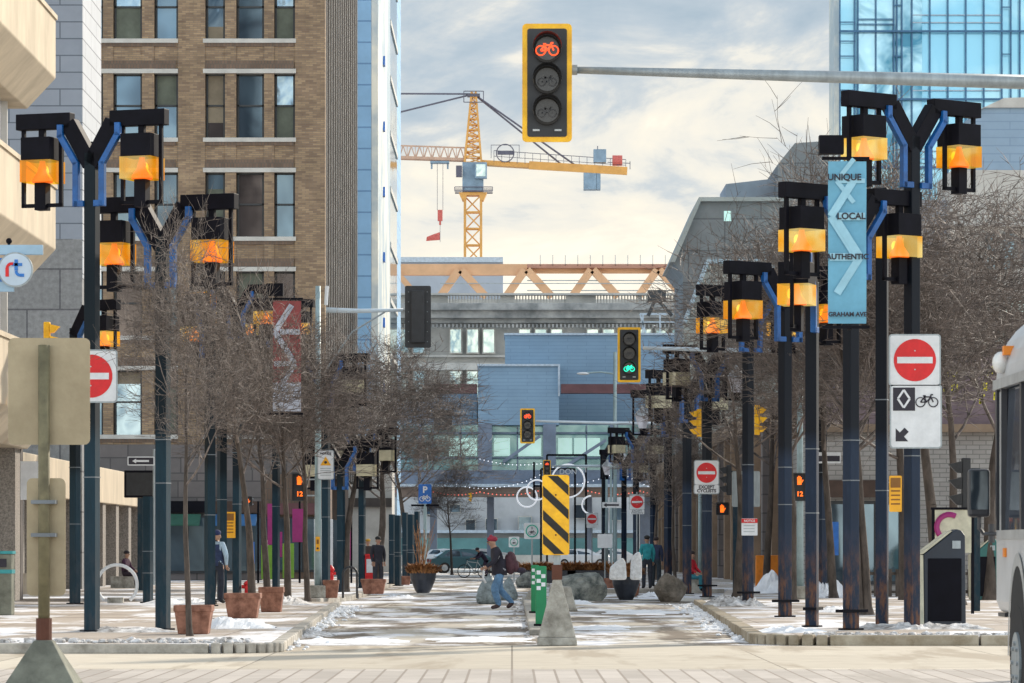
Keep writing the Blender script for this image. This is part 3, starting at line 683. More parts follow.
# pedestrian signals
def ped(px,y0,y1,s,label,num=True,arm=None):
    p=P(px,(y0+y1)/2,s); p.y-=.25; r=empty('pedestrian_signal',p,label,'pedestrian signal','orange hand pedestrian signals'); h=(y1-y0)/s; w=h*(.5 if num else 1)
    MB().b2(-w/2,0,-h/2,w/2,.2,h/2).build('housing',M['black'],r,bevel=.015)
    u=w*.8; cz=h*.24 if num else 0
    hd=MB(); hd.b2(-u*.22,-.02,cz-u*.36,u*.16,-.005,cz+u*.06)
    for k,(q,l) in enumerate(((-.19,.30),(-.08,.40),(.03,.36),(.13,.26))): hd.b2(u*(q-.045),-.02,cz+u*.061,u*(q+.04),-.005,cz+u*(.06+l))
    hd.bar((u*.165,-.012,cz-u*.16),(u*.32,-.012,cz+u*.1),.012,u*.09)
    hd.build('orange_hand',M['orled'],r)
    if num: text('12',u*.62,M['orled'],r,(0,-.01,-h*.25),name='countdown_digits',bold=.006)
    hv=MB(); hv.b2(-w/2,-.14,h/2,w/2,-.001,h/2+.02); hv.b2(-w/2-.015,-.14,-h/2,-w/2,-.001,h/2); hv.b2(w/2,-.14,-h/2,w/2+.015,-.001,h/2); hv.build('visor',M['black'],r)
    for q in (-1,1): MB().bar((0,.1,q*h*.3),(arm or .2,.25,q*h*.3),.04).build('bracket',M['steel'],r)
ped(300,474,501,SG(598,ZW),'pedestrian signal with orange hand and countdown, left of the pale pole',arm=.48)
ped(799,474,501,SG(599,ZW),'pedestrian signal with orange hand and countdown on the pale pole at right')
ped(248,497,506,26,'far small orange hand signal among the tree trunks at left',False)
ped(722,503,515,28,'far small orange hand signal at right beside the EXCEPT CYCLISTS post',False)
ped(697,556,564,30,'tiny amber light low between the right lamp posts',False) if False else None
# push button box on the poles
for px,lab in ((318,'narrow yellow push button plate on the pale left pole'),(798,'narrow yellow push button plate on the pale right pole')):
    s=SG(598,ZW); r=signroot('push_button_plate',px,544,s,lab,'push button','yellow push button plates',.15)
    MB().b2(-.06,0,-.2,.06,.02,.2).build('plate',M['yellow2'],r); MB().cyl((0,-.01,-.12),.03,.02,10,'y').build('button',M['ink'],r); MB().b2(-.03,-.006,0,.03,-.001,.12).build('arrow_symbol',M['amberink'],r)

# ---------------------------------------------------------------- banners
def banner(px0,px1,y0,y1,s,ptop,label,cols,words,arrows,pole_px,tail=None):
    r=signroot('street_banner',(px0+px1)/2,y1,s,label,'banner',None,.42); W=(px1-px0)/s; H=(y1-y0)/s
    mb=MB(); n=12; vs=[];fs=[]
    for i in range(n+1):
        for j in range(3):
            vs.append((-W/2+W*j/2,.02*math.sin(i*.9+j),H*i/n))
    for i in range(n):
        for j in range(2): fs.append((i*3+j,i*3+j+1,i*3+j+4,i*3+j+3))
    cl=mb.add(vs,fs).build('cloth',cols[0],r,smooth=True)
    ar=MB()
    for (zc,dr,sz) in arrows:
        for q in (1,-1): ar.bar((dr*W*.38*sz-W*.05,-.028-.003*q-dr*.0,zc*H),(-dr*W*.22-W*.05,-.028-.003*q,zc*H+q*W*.95*sz),.002,W*.20*sz)
        ar.bar((-dr*W*.46,-.036,zc*H),(dr*W*.25,-.036,zc*H),.002,W*.2*sz)
    ar.build('arrow_pattern',cols[1],cl)
    if tail: MB().b2(-W/2,-.045,0,W/2,-.035,H*tail).build('tail_panel',cols[2],cl)
    for w_,zc,sz,xo in words: text(w_,sz*W,cols[3],cl,(xo*W,-.05,zc*H),bold=.004,sx=1.0)
    for z in (H+.05,-.06): MB().bar((-W/2-.1,0,z),(W/2+.05,0,z),.05).bar((W*.1,0,z),(W*.1,.42,z),.05).build('bracket',M['hood'],r)
    MB().b2(-W/2-.15,-.12,H+.12,-W/2+.25,.12,H+.42).build('bracket_box',M['hood'],r)
M['cyanb']=mat('banner blue',(.14,.38,.54),.7,0,.14,1.2); M['cyanl']=mat('banner pale blue',(.30,.55,.68),.7,0,.12,2)
M['redb']=mat('banner red',(.27,.06,.06),.75,0,.2,1.5); M['lil']=mat('banner pale grey',(.45,.48,.56),.75,0,.25,3)
banner(826,864,164,325,60.6,142,'tall blue street banner with white arrows and the words UNIQUE LOCAL AUTHENTIC',(M['cyanb'],M['cyanl'],M['cyanb'],M['ink']),
 (('UNIQUE',.90,.235,-.08),('LOCAL',.66,.235,.1),('AUTHENTIC',.41,.20,0),('GRAHAM AVE',.055,.16,0)),((.66,-1,1),(.41,1,1),(.88,-1,.6)),845)
banner(274,302,302,412,41,300,'red and white street banner with pale arrows among the left lamps',(M['redb'],M['lil'],M['lil'],M['ink']),(),((.72,-1,1),(.43,1,.9)),276,tail=.26)
# ---------------------------------------------------------------- buildings
def bld(name,px,y_s,label,cat='building',group=None):
    p=Vector(((px-512)/y_s,F/y_s,0)); return empty(name,p,label,cat,group)
def bu(mb,name,m,root,**k): return mb.build(name,m,root,off=root.location if root.type=='EMPTY' else root.parent.location,**k)
def sub(mb,name,m,part,root,**k): return mb.build(name,m,part,off=root.location,**k)
M['brick']=brickmat('mixed tan brick',(.37,.26,.155),(.21,.138,.09),(.20,.165,.13),.34,.09,.010,var=.34,nscale=.5)
M['brickdk']=brickmat('brown soldier brick',(.19,.125,.09),(.14,.095,.07),(.12,.10,.08),.14,.5,.018,var=.25)
M['lime']=mat('pale limestone band',(.50,.49,.46),.8,0,.12,1)
M['win']=glass('dark tower glazing',(.06,.09,.12),(.16,.24,.30),.05,.22,.10)
M['blind']=mat('grey green blind',(.13,.15,.12),.8,0,.25,.8)
M['blind2']=mat('beige blind',(.26,.22,.16),.8,0,.2,.8); M['win2']=glass('brown tower glazing',(.045,.035,.035),(.11,.09,.085),.08,.3,.1,.4); M['win3']=glass('bluish tower glazing',(.10,.17,.24),(.34,.46,.54),.05,.45,.35)
M['frame']=mat('dark window frame',(.03,.035,.04),.5)
# brick tower
r=bld('brick_tower',212,22,'tall tan brick office tower with pale stone bands at left')
Y=F/22; X=lambda px:(px-512)/22
zs=lambda k:20.1+4.5*k
pier=MB()
for a,b in ((86,95),(103,113),(142,154),(178,205),(225,236),(264,274),(295,325)): pier.b2(X(a),Y,6.2,X(b),Y+.8,36)
sp=MB(); so_=MB(); st=MB()
for k in range(-3,4):
    for a,b in ((95,103),(113,142),(154,178),(205,225),(236,264),(274,295)):
        bu(MB().b2(X(a),Y+.05,zs(k)-1.27,X(b),Y+.8,zs(k)-.12),'spandrel',M['brick'],r)
        wf=MB(); w0,w1=X(a)+.03,X(b)-.03; z0,z1=zs(k)+.06,zs(k)+2.98
        fr=MB()
        for xx in (w0,w1-.08): fr.b2(xx,Y+.42,z0,xx+.08,Y+.5,z1)
        fr.b2(w0,Y+.42,z0+1.45,w1,Y+.5,z0+1.53); fr.b2(w0,Y+.42,z1-.07,w1,Y+.5,z1)
        w_=bu(fr,'window',M['frame'],r)
        sub(MB().b2(w0,Y+.52,z0,w1,Y+.56,z1),'pane',random.choice((M['win'],M['win'],M['win2'],M['win3'])),w_,r)
        if random.random()<.55:
            q=random.choice((z0+.6,z0+1.44,z0+1.44,z0+2.2)); up=random.random()<.45
            sub(MB().b2(w0+.08,Y+.505,z1-(q-z0) if up else z0+.02,w1-.08,Y+.515,z1-.07 if up else q),'blind',random.choice((M['blind'],M['blind2'])),w_,r)
    for a,b in ((95,178),(203,296)):
        so_.b2(X(a),Y-.06,zs(k)-.14,X(b),Y+.6,zs(k)+.05); so_.b2(X(a),Y-.05,zs(k)+2.98-4.5,X(b),Y+.6,zs(k)+3.18-4.5)
        bu(MB().b2(X(a)+.1,Y-.01,zs(k)-1.3,X(b)-.1,Y+.2,zs(k)-.95),'soldier_course',M['brickdk'],r); bu(MB().b2(X(a)+.1,Y-.01,zs(k)-.30,X(b)-.1,Y+.2,zs(k)-.145),'soldier_course',M['brickdk'],r)
bu(pier,'pier',M['brick'],r);  bu(so_,'stone_band',M['lime'],r)
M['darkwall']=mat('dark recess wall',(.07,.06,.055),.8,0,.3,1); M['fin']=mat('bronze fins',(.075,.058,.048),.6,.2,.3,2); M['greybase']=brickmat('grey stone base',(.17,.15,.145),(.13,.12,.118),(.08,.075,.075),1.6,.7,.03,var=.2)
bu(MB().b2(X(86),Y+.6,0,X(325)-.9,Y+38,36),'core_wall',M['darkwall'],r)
bu(MB().b2(X(86),Y-.2,0,X(325),Y+.59,6.19),'base_wall',M['greybase'],r)
fn=MB(); fl=MB(); wt=MB(); gl=MB()
x0=X(325)
n=30
for i in range(n):
    y=Y+1.2+36.5*i/n
    fn.b2(x0-.85,y,5,x0,y+.32,36)
    if i%2==0: fl.b2(x0+.002,y+.10,5,x0+.03,y+.17,36)
    for k in range(-3,4): wt.b2(x0-.75,y+.33,zs(k)-.75,x0-.12,y+1.15,zs(k)-.50)
gl.b2(x0-.89,Y+.9,0,x0-.86,Y+38,36)
bu(fn,'fin',M['fin'],r); bu(fl,'fin_edge',M['lime'],r); bu(wt,'floor_band',M['lime'],r); bu(gl,'side_glazing',M['win'],r)
for (a,b,z0,z1,c) in ((118,150,0,2.6,'win'),(160,172,0,2.4,'frame'),(186,200,0,2.8,'signblue'),(214,232,0.6,3,'win')):
    bu(MB().b2(X(a),Y-.26,z0,X(b),Y-.21,z1),'street_door',M[c],r)
# blue and cream glass tower behind it
M['bluepanel']=brickmat('pale blue metal panel',(.26,.47,.70),(.28,.49,.72),(.14,.28,.48),3,1.25,.05,rough=.45,var=.12,bstr=.1)
M['creamst']=mat('pale stone with painted sky light',(.46,.58,.66),.4,0,.2,.12,col2=(.86,.82,.70),lo=.42,hi=.58); M['bluegl']=glass('blue reflecting glass',(.07,.20,.34),(.18,.38,.52),.05,.25,.2)  # sky reflection painted on the pale stone as blue and cream patches
r=bld('blue_glass_tower',372,17,'tall slim tower with pale blue panels, cream strip and blue glass, behind the brick tower')
Y=F/17; xa=(354-512)/17; xb=(378-512)/17
bu(MB().b2(xa-4,Y,0,xb-.4,Y+60,60),'front_panels',M['bluepanel'],r)
bu(MB().b2(xb-.39,Y+.02,0,xb,F/15.45,60),'stone_strip',M['creamst'],r)
bu(MB().b2(xb-.39,F/15.45+.02,0,xb-.02,F/14.55,60),'glass_wall',M['bluegl'],r)
lb=MB()
for k in range(16): lb.b2(xb-.03,F/15.45+.3,3+3.6*k,xb+.05,F/14.55,3.35+3.6*k)
bu(lb,'floor_line',M['lime'],r)
tr=MB()
for k in range(8): z=3+2.5*k*1.6; tr.prism([(Y+8.4,z),(Y+9.6,z),(Y+9.0,z+.6)],xb+.001,xb+.12,'x')
bu(tr,'stone_mark',M['signblue'],r)
# grey panel tower, far left
M['greypan']=brickmat('blue grey stone panels',(.23,.26,.31),(.25,.28,.33),(.10,.12,.15),3.4,.56,.022,rough=.7,var=.12,bstr=.1)
M['greyrough']=brickmat('rough granite blocks',(.22,.225,.23),(.25,.255,.26),(.11,.11,.12),2.2,1.35,.03,rough=.9,var=.3,nscale=6)
M['panlite']=brickmat('pale side panels',(.42,.44,.47),(.45,.47,.50),(.15,.16,.18),3.4,.56,.022,rough=.7,var=.1,bstr=.1)  # same panels as the front, paler street-side light put into the colour
r=bld('grey_panel_tower',60,30,'grey stone panelled tower with fine horizontal joints at the left edge')
X=lambda px:(px-512)/30
Y=F/30; a=MB().b2(X(-40),Y,11.8,X(82),Y+5,40); bu(a,'upper_wall',M['greypan'],r); bu(MB().b2(X(-40),Y,0,X(82),Y+5,11.79),'lower_wall',M['greyrough'],r)
bu(MB().b2(X(82)-.3,Y+.01,10.5,X(82)+.02,F/28.7,40),'side_wall',M['panlite'],r)
bu(MB().b2(X(80),Y+.5,14.8,X(82)+.4,Y+1,15.1),'wall_lamp',M['hood'],r)
# beige banded building, near left
M['beige']=mat('beige precast concrete',(.50,.42,.31),.85,0,.14,.8,.15,stretch=(1,1,.4)); M['soffit']=mat('shaded precast',(.36,.30,.23),.85,0,.15,1,.1); M['peb']=mat('pebble dash column',(.26,.235,.21),.95,0,.4,22,.5)  # the shaded precast is the beige with shade put into its colour
M['skywin']=glass('bright reflecting ribbon window',(.55,.60,.72),(.80,.82,.88),.06,.4,.05,.8)
r=bld('beige_banded_building',0,40,'beige concrete building with jutting parapet bands and ribbon windows at the left edge')
xw=-12.0; y0,y1=62,101
for zb,zt in ((4.35,6.5),(8.8,10.95),(13.3,15.4)):
    bu(MB().prism([(xw,zb+.55),(xw,zt),(xw-4,zt),(xw-4,zb-.25),(xw-.75,zb-.25)],y0,y1),'parapet_band',M['beige'],r,bevel=.03)
    bu(MB().b2(xw-.02,y0,zt-.02,xw+.05,y1,zt+.10),'coping',M['beige'],r)
for za,zb in ((6.5,8.55),(10.95,13.05)):
    gp=bu(MB().b2(xw-1.3,y0,za,xw-1.2,y1-.8,zb),'ribbon_window',M['skywin'],r)
    mu=MB()
    for k in range(26): y=y0+1+k*1.45; mu.b2(xw-1.2,y,za,xw-1.05,y+.10,zb)
    sub(mu,'mullion',M['lime'],gp,r)
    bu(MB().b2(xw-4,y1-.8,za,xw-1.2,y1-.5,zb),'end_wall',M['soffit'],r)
cl=MB()
for k,y in enumerate((100.2,95,88,80,72)): cl=MB().b2(xw-1.2-.9,y-.5,ZW,xw-.9,y+.5,4.1); bu(cl,'column',M['peb'],r)
for x in (-15.2,): 
    bu(MB().b2(x-3,98,ZW,x-.3,101.5,4.1),'column',M['peb'],r)
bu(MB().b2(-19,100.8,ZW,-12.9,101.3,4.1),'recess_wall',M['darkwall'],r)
bu(MB().b2(-12.75,99.6,2.75,-12.1,99.7,3.75),'blue_white_panel',M['white'],r)
bu(MB().b2(-16,62,15.4,-14,101,22),'upper_wall',M['skywin'],r) if False else None
# low colonnade building
r=bld('low_colonnade',115,30,'low beige colonnade with square pillars behind the large white ring')
xw=-14.5
bu(MB().prism([(xw,3.1),(xw,4.35),(xw-5,4.5),(xw-5,3.1)],112,154),'fascia',M['beige'],r,bevel=.03)
for k in range(9): bu(MB().b2(xw-.7,114+k*4.6,ZW,xw-.1,115+k*4.6,3.1),'pillar',M['peb'],r)
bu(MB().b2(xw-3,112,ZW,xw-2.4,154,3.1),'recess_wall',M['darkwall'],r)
bu(MB().b2(xw-5,154,0,xw+.1,155,4.3),'end_wall',M['greybase'],r)
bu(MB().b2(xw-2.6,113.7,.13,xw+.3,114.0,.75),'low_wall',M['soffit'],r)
# street-side shop fronts under the left trees
M['hoardm']=mat('magenta hoarding',(.30,.02,.15),.6,0,.15,2); M['hoardg']=mat('lime hoarding',(.16,.34,.03),.6,0,.15,2); M['teal']=mat('teal paint',(.03,.28,.30),.5,0,.2,2)
r=empty('poster_hoarding',Vector((-9.3,150,ZW)),'magenta and lime green hoarding glimpsed between the left tree trunks','hoarding')
for k,(c1,x0,x1,z0,z1) in enumerate((('hoardm',-.25,.05,1.5,3.1),('hoardg',-.5,.0,.15,1.48),('hoardm',.72,1.25,1.6,2.9),('hoardg',.34,.78,.2,1.55),('white',1.57,2.3,.1,2.5),('hoardm',2.6,3.0,.9,2.2))): MB().b2(x0,0,z0,x1,.05,z1).build('poster_panel',M[c1],r)
for x in (-.62,1.0,3.02): MB().b2(x-.04,.06,0,x+.04,.14,3.2).build('post',M['hood'],r)
r=bld('pale_shop',370,17.5,'pale blue and white shop front behind the small left lamp posts')
s=17.6; f0=F/s
bu(MB().rect(345,470,392,583,s,5),'wall',M['lime'],r); 
for a,b in ((348,356),(360,374),(377,386)): w_=bu(MB().rect(a,512,b,574,s-.01,-.08),'shop_window',M['palewin'] if 'palewin' in M else M['bluepanel'],r)
bu(MB().rect(345,498,392,507,s,-.3),'sign_band',M['darkwall'],r)
r=bld('brown_shop_row',300,20,'dark brown shop row behind the trunks of the left trees')
bu(MB().rect(255,470,345,585,19.5,4),'wall',M['brickdk'],r)
for a in (262,283,304,325): bu(MB().rect(a,520,a+14,578,19.5,-.06),'shop_window',M['win'],r)

# blue clad building bridging the street
M['bluecl']=brickmat('blue horizontal cladding',(.20,.315,.44),(.215,.335,.46),(.15,.25,.36),3.2,.30,.022,rough=.55,var=.13,bstr=.15,nscale=.25)
M['bluegrey']=mat('blue grey metal column',(.15,.19,.26),.6,0,.15,1); M['maroon']=mat('maroon fascia',(.12,.05,.055),.6,0,.2,1)
M['tealgl']=glass('teal lit glazing',(.10,.22,.25),(.22,.36,.37),.1,.35,.06,.3); M['palegl']=emis('pale lit ceiling glass',(.45,.66,.60),.75,.15,.6)
M['brownf']=mat('brown canopy fascia',(.20,.15,.125),.7,0,.15,.6); M['edge']=mat('light coping',(.42,.50,.58),.5)
r=bld('blue_bridge_building',540,12,'stepped blue clad building spanning the street with a glazed walkway storey')
s=12
bu(MB().rect(505,335,700,465,s-.15,8),'upper_blue_wall',M['bluecl'],r)
bu(MB().rect(434,393,477,425,s-.1,8).rect(478,400,559,425,s+.02,8).rect(478,366,559,400,s+.02,8).rect(383,402,700,425,s-.2,8),'lower_blue_wall',M['bluecl'],r)
cp=MB().rect(504,333,700,335,s-.14,8); cp.rect(477,364,560,366,s+.03,8); cp.rect(558,366,560,396,s+.03,.3); bu(cp,'coping',M['edge'],r)
bu(MB().rect(434,384,477,393,s+.05,2),'maroon_fascia',M['maroon'],r); bu(MB().rect(561,384,690,393,s+.05,2),'maroon_fascia',M['maroon'],r)
bu(MB().rect(478-42,388-7,460,389,s,2),'ledge',M['edge'],r) if False else None
# glazed storey
bu(MB().rect(383,470,700,485,s+.03,8),'spandrel',M['bluegrey'],r)
bu(MB().rect(383,425,700,470,s-.06,.2),'glazing',M['tealgl'],r)
for a,b in ((478,492),(543,556),(610,618),(660,672),(418,422)): bu(MB().rect(a,424,b,471,s+.05,1),'column',M['bluegrey'],r)
for a,b in ((449,477),(494,510),(518,541),(558,572),(574,600)): bu(MB().rect(a,438,b,456,s-.03,.05),'lit_pane',M['palegl'],r)
mu=MB()
for p_ in (432,460,517,586,632,648): mu.rect(p_,425,p_+1.2,470,s,.2)
mu.rect(383,432,700,434,s,.2); mu.rect(383,457,700,458.5,s,.2); bu(mu,'mullion',M['bluegrey'],r)
bu(MB().rect(383,484,700,487,s+.1,8),'canopy_edge',M['edge'],r); bu(MB().rect(383,487,700,496,s+.06,8),'canopy_fascia',M['brownf'],r)
bu(MB().bar(P(503,462,s+.1),P(540,436,s+.1),.1,.25).bar(P(560,470,s+.1),P(606,440,s+.1),.1,.25),'stair_string',M['bluegrey'],r)
bu(MB().rect(434,410,452,430,s+.02,-.3),'dark_box',M['frame'],r)
for a,b in ((430,437),(487,494),(585,592),(640,650),(672,680)): bu(MB().rect(a,496,b,572,s-.2,.7),'support_pillar',M['bluegrey'],r)
# festoon lights
def festoon(name,pts,col,n,label,rad=.04):
    mb=MB(); P_=[P(a,b,s_) for a,b,s_ in pts]; cur=[]
    for i in range(len(P_)-1):
        for k in range(n): 
            t=k/n; q=P_[i].lerp(P_[i+1],t); q.z-=.35*4*t*(1-t)*.8; cur.append(q)
    cur.append(P_[-1]); r=empty(name,P_[0],label,'string lights','strings of festoon lights')
    bu(MB().tube(cur,.012,4),'wire',M['hood'],r)
    b=MB()
    for q in cur[::1]: b.ball(q-Vector((0,0,.08)),rad,6,4)
    o=bu(b,'bulbs',col,r); o['kind']='stuff'
M['wb']=emis('white bulb',(.9,.92,1),1.2); M['rb']=emis('red bulb',(1,.16,.10),1.1)
festoon('string_lights',((480,458,13),(545,462,13)),M['wb'],16,'string of white bulbs sagging below the teal windows')
festoon('string_lights',((448,480,14),(500,486,14),(553,466,14)),M['wb'],12,'string of white bulbs rising from the left trees to the lane sculpture')
festoon('string_lights',((556,485,13),(620,470,13),(668,490,13)),M['wb'],12,'string of white bulbs right of the lane sculpture')
festoon('string_lights',((430,490,12.5),(480,491,12.5),(538,490,12.5)),M['rb'],14,'row of red bulbs along the canopy left of the striped marker',.05)
festoon('string_lights',((588,490,12.5),(640,490,12.5),(690,492,12.5)),M['rb'],14,'row of red bulbs along the canopy right of the striped marker',.05)

# heritage stone building
M['stone']=mat('weathered grey stone',(.40,.41,.40),.9,0,.18,.35,.2,col2=(.52,.52,.50)); M['stonedk']=mat('stained cornice stone',(.23,.25,.26),.9,0,.3,.5,.2,col2=(.38,.39,.39))
M['hwin']=glass('pale reflecting windows',(.30,.42,.44),(.55,.66,.64),.08,.5,.2,.5)
s=10; r=bld('heritage_stone_building',545,10,'grey stone heritage block with heavy cornice and roof balustrade behind the blue building')
bu(MB().rect(380,327,705,560,s,20),'wall',M['stone'],r)
bu(MB().rect(380,323,705,327,s,21),'dentil_band',M['stonedk'],r)
dn=MB()
for k in range(80): dn.rect(384+k*4,324,386+k*4,327.5,s+.05,.4)
bu(dn,'dentils',M['stonedk'],r)['kind']='stuff'
bu(MB().rect(376,318,706,323,s+.03,21).rect(378,310,706,318,s+.05,21).rect(374,303,706,310,s+.07,21),'cornice',M['stonedk'],r,bevel=.05)
pp=MB()
for a,b in ((380,448),(500,515),(566,596),(638,642),(680,706)): pp.rect(a,295,b,303,s,1)
pp.rect(380,293,706,295,s+.02,1.2); bu(pp,'parapet',M['stone'],r)
bb=MB()
for a,b in ((448,500),(515,566),(596,638),(642,680)):
    q=a+1.2
    while q<b-1: bb.rect(q,295,q+1.2,303,s-.01,.3); q+=3
bu(bb,'baluster',M['stone'],r)['kind']='stuff'
for row,(y0,y1) in enumerate(((329,353),(371,398))):
    for a in (397,413,450,467,483,519,535,551,587,603,640,656,672):
        if 459<a<700 and row==1 and a>490: continue
        fr=bu(MB().rect(a-1,y0-1,a+12.5,y1+1,s+.02,.1),'window',M['lime'],r)
        sub(MB().rect(a+.4,y0+.5,a+11,y1-.5,s+.035,.05),'pane',M['hwin'],fr,r)
bu(MB().rect(380,355,706,357,s+.02,.4).rect(380,363,706,370,s+.03,.6).rect(380,401,706,404,s+.02,.3),'string_course',M['stone'],r)
# truss bridge frame on the roof behind
M['timber']=mat('orange primed steel',(.66,.40,.23),.7,0,.1,.5); M['timberr']=mat('red brown primed steel',(.42,.22,.16),.7,0,.12,.5)
s=9; r=bld('roof_truss',540,9,'long orange steel roof truss under construction above the stone building','truss')
bu(MB().rect(390,264,527,275,s,1.2),'top_chord',M['timber'],r); bu(MB().rect(527,264,700,268,s,1.2),'top_chord',M['timberr'],r)
bu(MB().rect(527,268,700,273,s-.02,1.0),'top_chord',M['timber'],r)
for k in range(5):
    x=400+66*k-4
    bu(MB().bar(P(x+66-3,270,s),P(x+66-22,297,s),1.0,.85),'diagonal',M['timber'],r); bu(MB().bar(P(x+66-1,270,s),P(x+66+24,297,s),1.0,.85),'diagonal',M['timber'],r)
bu(MB().bar(P(393,268,s),P(418,297,s),1.0,.62),'diagonal',M['timber'],r)

gr=MB()
for k in range(13): gr.rect(540+k*12.5,255,540.6+k*12.5,266,s,.1)
gr.rect(527,280,700,281,s,.1); gr.rect(440,283,700,283.8,s+.02,.1); gr.rect(527,290,700,291,s,.1); bu(gr,'safety_rail',M['steel'],r)
bu(MB().b2(P(385,300,9).x,F/9-.5,0,P(702,300,9).x,F/9+14,P(385,299.5,9).z),'support_block',M['stone'],r)
r=bld('pale_flat_roof_block',450,8,'pale blue grey flat roofed block seen through the orange truss')
M['pale']=mat('hazy blue grey wall',(.36,.41,.48),.8,0,.1,.2); bu(MB().rect(395,262,503,560,8,20),'wall',M['pale'],r); bu(MB().rect(395,257,503,262,8.02,20),'roof_edge',M['edge'],r)  # wall colour lifted to stand for distance haze
# far buildings under the bridge
s=9.4
M['fargrey']=mat('far grey wall',(.42,.44,.46),.85,0,.15,.3); M['tealsf']=mat('teal shop front',(.10,.24,.25),.6,0,.2,.4)  # far wall colour lightened in place of haze
r=bld('far_grey_block',510,8.6,'grey block with small windows and a teal shop front closing the street')
s=10.3
bu(MB().rect(395,480,700,566,s,3),'wall',M['fargrey'],r); bu(MB().rect(395,538,700,556,s+.03,1),'shop_front',M['tealsf'],r); bu(MB().rect(395,530,700,533,s+.04,2),'awning_edge',M['edge'],r)
bu(MB().rect(395,555,700,566,s+.05,.5),'pale_plinth',M['lime'],r)
for a,b,c,d in ((424,503,434,514),(466,520,475,531),(486,519,497,530),(519,517,531,530),(450,505,460,512),(576,505,590,518),(610,508,622,520)): 
    fr=bu(MB().rect(a-1,b-1,c+1,d+1,s+.01,.1),'window',M['lime'],r); sub(MB().rect(a,b,c,d,s+.02,.04),'pane',M['win'],fr,r)

# right side: glass tower
M['glt']=glass('sky blue curtain wall',(.30,.66,.84),(.46,.80,.92),.08,.16,.05,.25); M['glt2']=glass('cloudy curtain wall',(.06,.26,.38),(.50,.80,.90),.05,.35,.2,.3)  # bright sky reflection is put into the base colour of the glass
M['mul']=mat('blue mullion',(.035,.13,.26),.5)
s=16; r=bld('glass_tower',930,16,'sky blue curtain wall tower at the upper right'); Y=F/s
X=lambda px:(px-512)/s
bu(MB().rect(840,-60,1100,560,s,4),'curtain_wall',M['glt'],r)
bu(MB().rect(858,-60,922,560,s+.01,.1),'reflecting_bay',M['glt2'],r)
bu(MB().b2(X(840)-.35,Y+.1,0,X(840)-.01,Y+4,42),'side_wall',M['creamst'],r)  # cream tone puts the lit street side into the colour
mu=MB()
for px in (840,855,858,876,894,897,902,912,930,948,966,984,1002,1011,1020,1038): mu.rect(px-.7,-60,px+.7,560,s+.03,.15)
for y in (-37,31,99,167,235): mu.rect(840,y-.9,1100,y+.9,s+.04,.15)
for px0,px1,y in ((840,855,22),(840,855,41),(840,855,56),(1002,1011,7),(1002,1011,54),(894,902,5),(894,902,56),(840,855,90),(858,894,24),(858,894,19)): mu.rect(px0,y-.5,px1,y+.5,s+.035,.1)
bu(mu,'mullion',M['mul'],r)
fb=MB()
for y in (-37,31,99,167):
    for q in (3,5.5): fb.rect(912,y+(-q*3),1002,y-q*3+1,s+.012,.05)
bu(fb,'floor_slab_line',M['edge'],r)
# pale blue block
M['paleblue']=brickmat('pale blue ribbed cladding',(.25,.36,.48),(.27,.38,.50),(.20,.30,.42),4,.45,.03,rough=.6,var=.1,bstr=.1)
r=bld('pale_blue_block',1010,18,'pale blue clad block with whitish sloping top below the glass tower')
bu(MB().pprism([(975,210),(975,112),(985,108),(1060,108),(1060,560),(975,560)],18,6),'wall',M['paleblue'],r); bu(MB().pprism([(976,111),(1004,98),(1060,96),(1060,107.5),(985,107.5)],18.02,5),'sloping_top',M['lime'],r)
# grey concrete building, stepped and sloping
M['conc2']=brickmat('grey board marked concrete',(.23,.225,.23),(.26,.255,.26),(.15,.145,.15),5,2.2,.05,rough=.9,var=.28,nscale=.25); M['conclt']=mat('lighter concrete',(.38,.37,.35),.9,0,.15,.4); M['conc3']=mat('blue grey concrete',(.32,.35,.40),.85,0,.15,.3)
r=bld('stepped_concrete_building',760,14,'grey concrete building with sloping overhang and stepped roof blocks on the right')
bu(MB().pprism([(673,262),(701,200),(782,200),(782,560),(683,560),(683,275)],14.5,14),'sloping_wing',M['conc2'],r)
bu(MB().pprism([(670,262),(699,197),(790,197),(790,201),(701,201),(675,262)],14.53,14.2),'roof_edge',M['conclt'],r)
bu(MB().pprism([(726,198),(726,184),(779,178),(779,198)],14,8),'roof_block',M['conc3'],r)
bu(MB().pprism([(778,560),(778,164),(795,143),(842,140),(860,150),(975,185),(975,560)],14.2,14),'tall_block',M['conc2'],r)
bu(MB().pprism([(684,560),(684,322),(708,262),(766,262),(784,280),(784,560)],14.8,2),'lower_wing',M['conclt'],r)
bu(MB().pprism([(683,322),(707,259),(767,259),(786,280),(783,283),(765,263),(709,263),(686,324)],14.85,2.3),'pale_coping',M['edge'],r)
bu(MB().rect(724,211,731,221,14.56,.1),'small_window',M['palegl'],r)
# rooftop gear near (650,300)
s=11.2; r=bld('roof_hoist',650,s,'dark rooftop crane gear on a pale railed platform above the blue building','roof gear')
bu(MB().rect(648,290,666,301,s,1.2).bar(P(655,300,s),P(648,316,s),.3).bar(P(658,300,s),P(672,316,s),.3),'gear',M['frame'],r)
pf=MB()
for a in (643,660,678,690): pf.bar(P(a,314,s),P(a,334,s),.12)
pf.bar(P(640,314,s),P(698,314,s),.15); pf.bar(P(640,322,s),P(698,322,s),.1); pf.bar(P(640,314,s),P(646,334,s),.12); bu(pf,'railing',M['edge'],r)
bu(MB().b2(P(640,334,s).x,F/s-.2,0,P(700,334,s).x,F/s+3,P(640,334,s).z),'stair_tower',M['stone'],r)
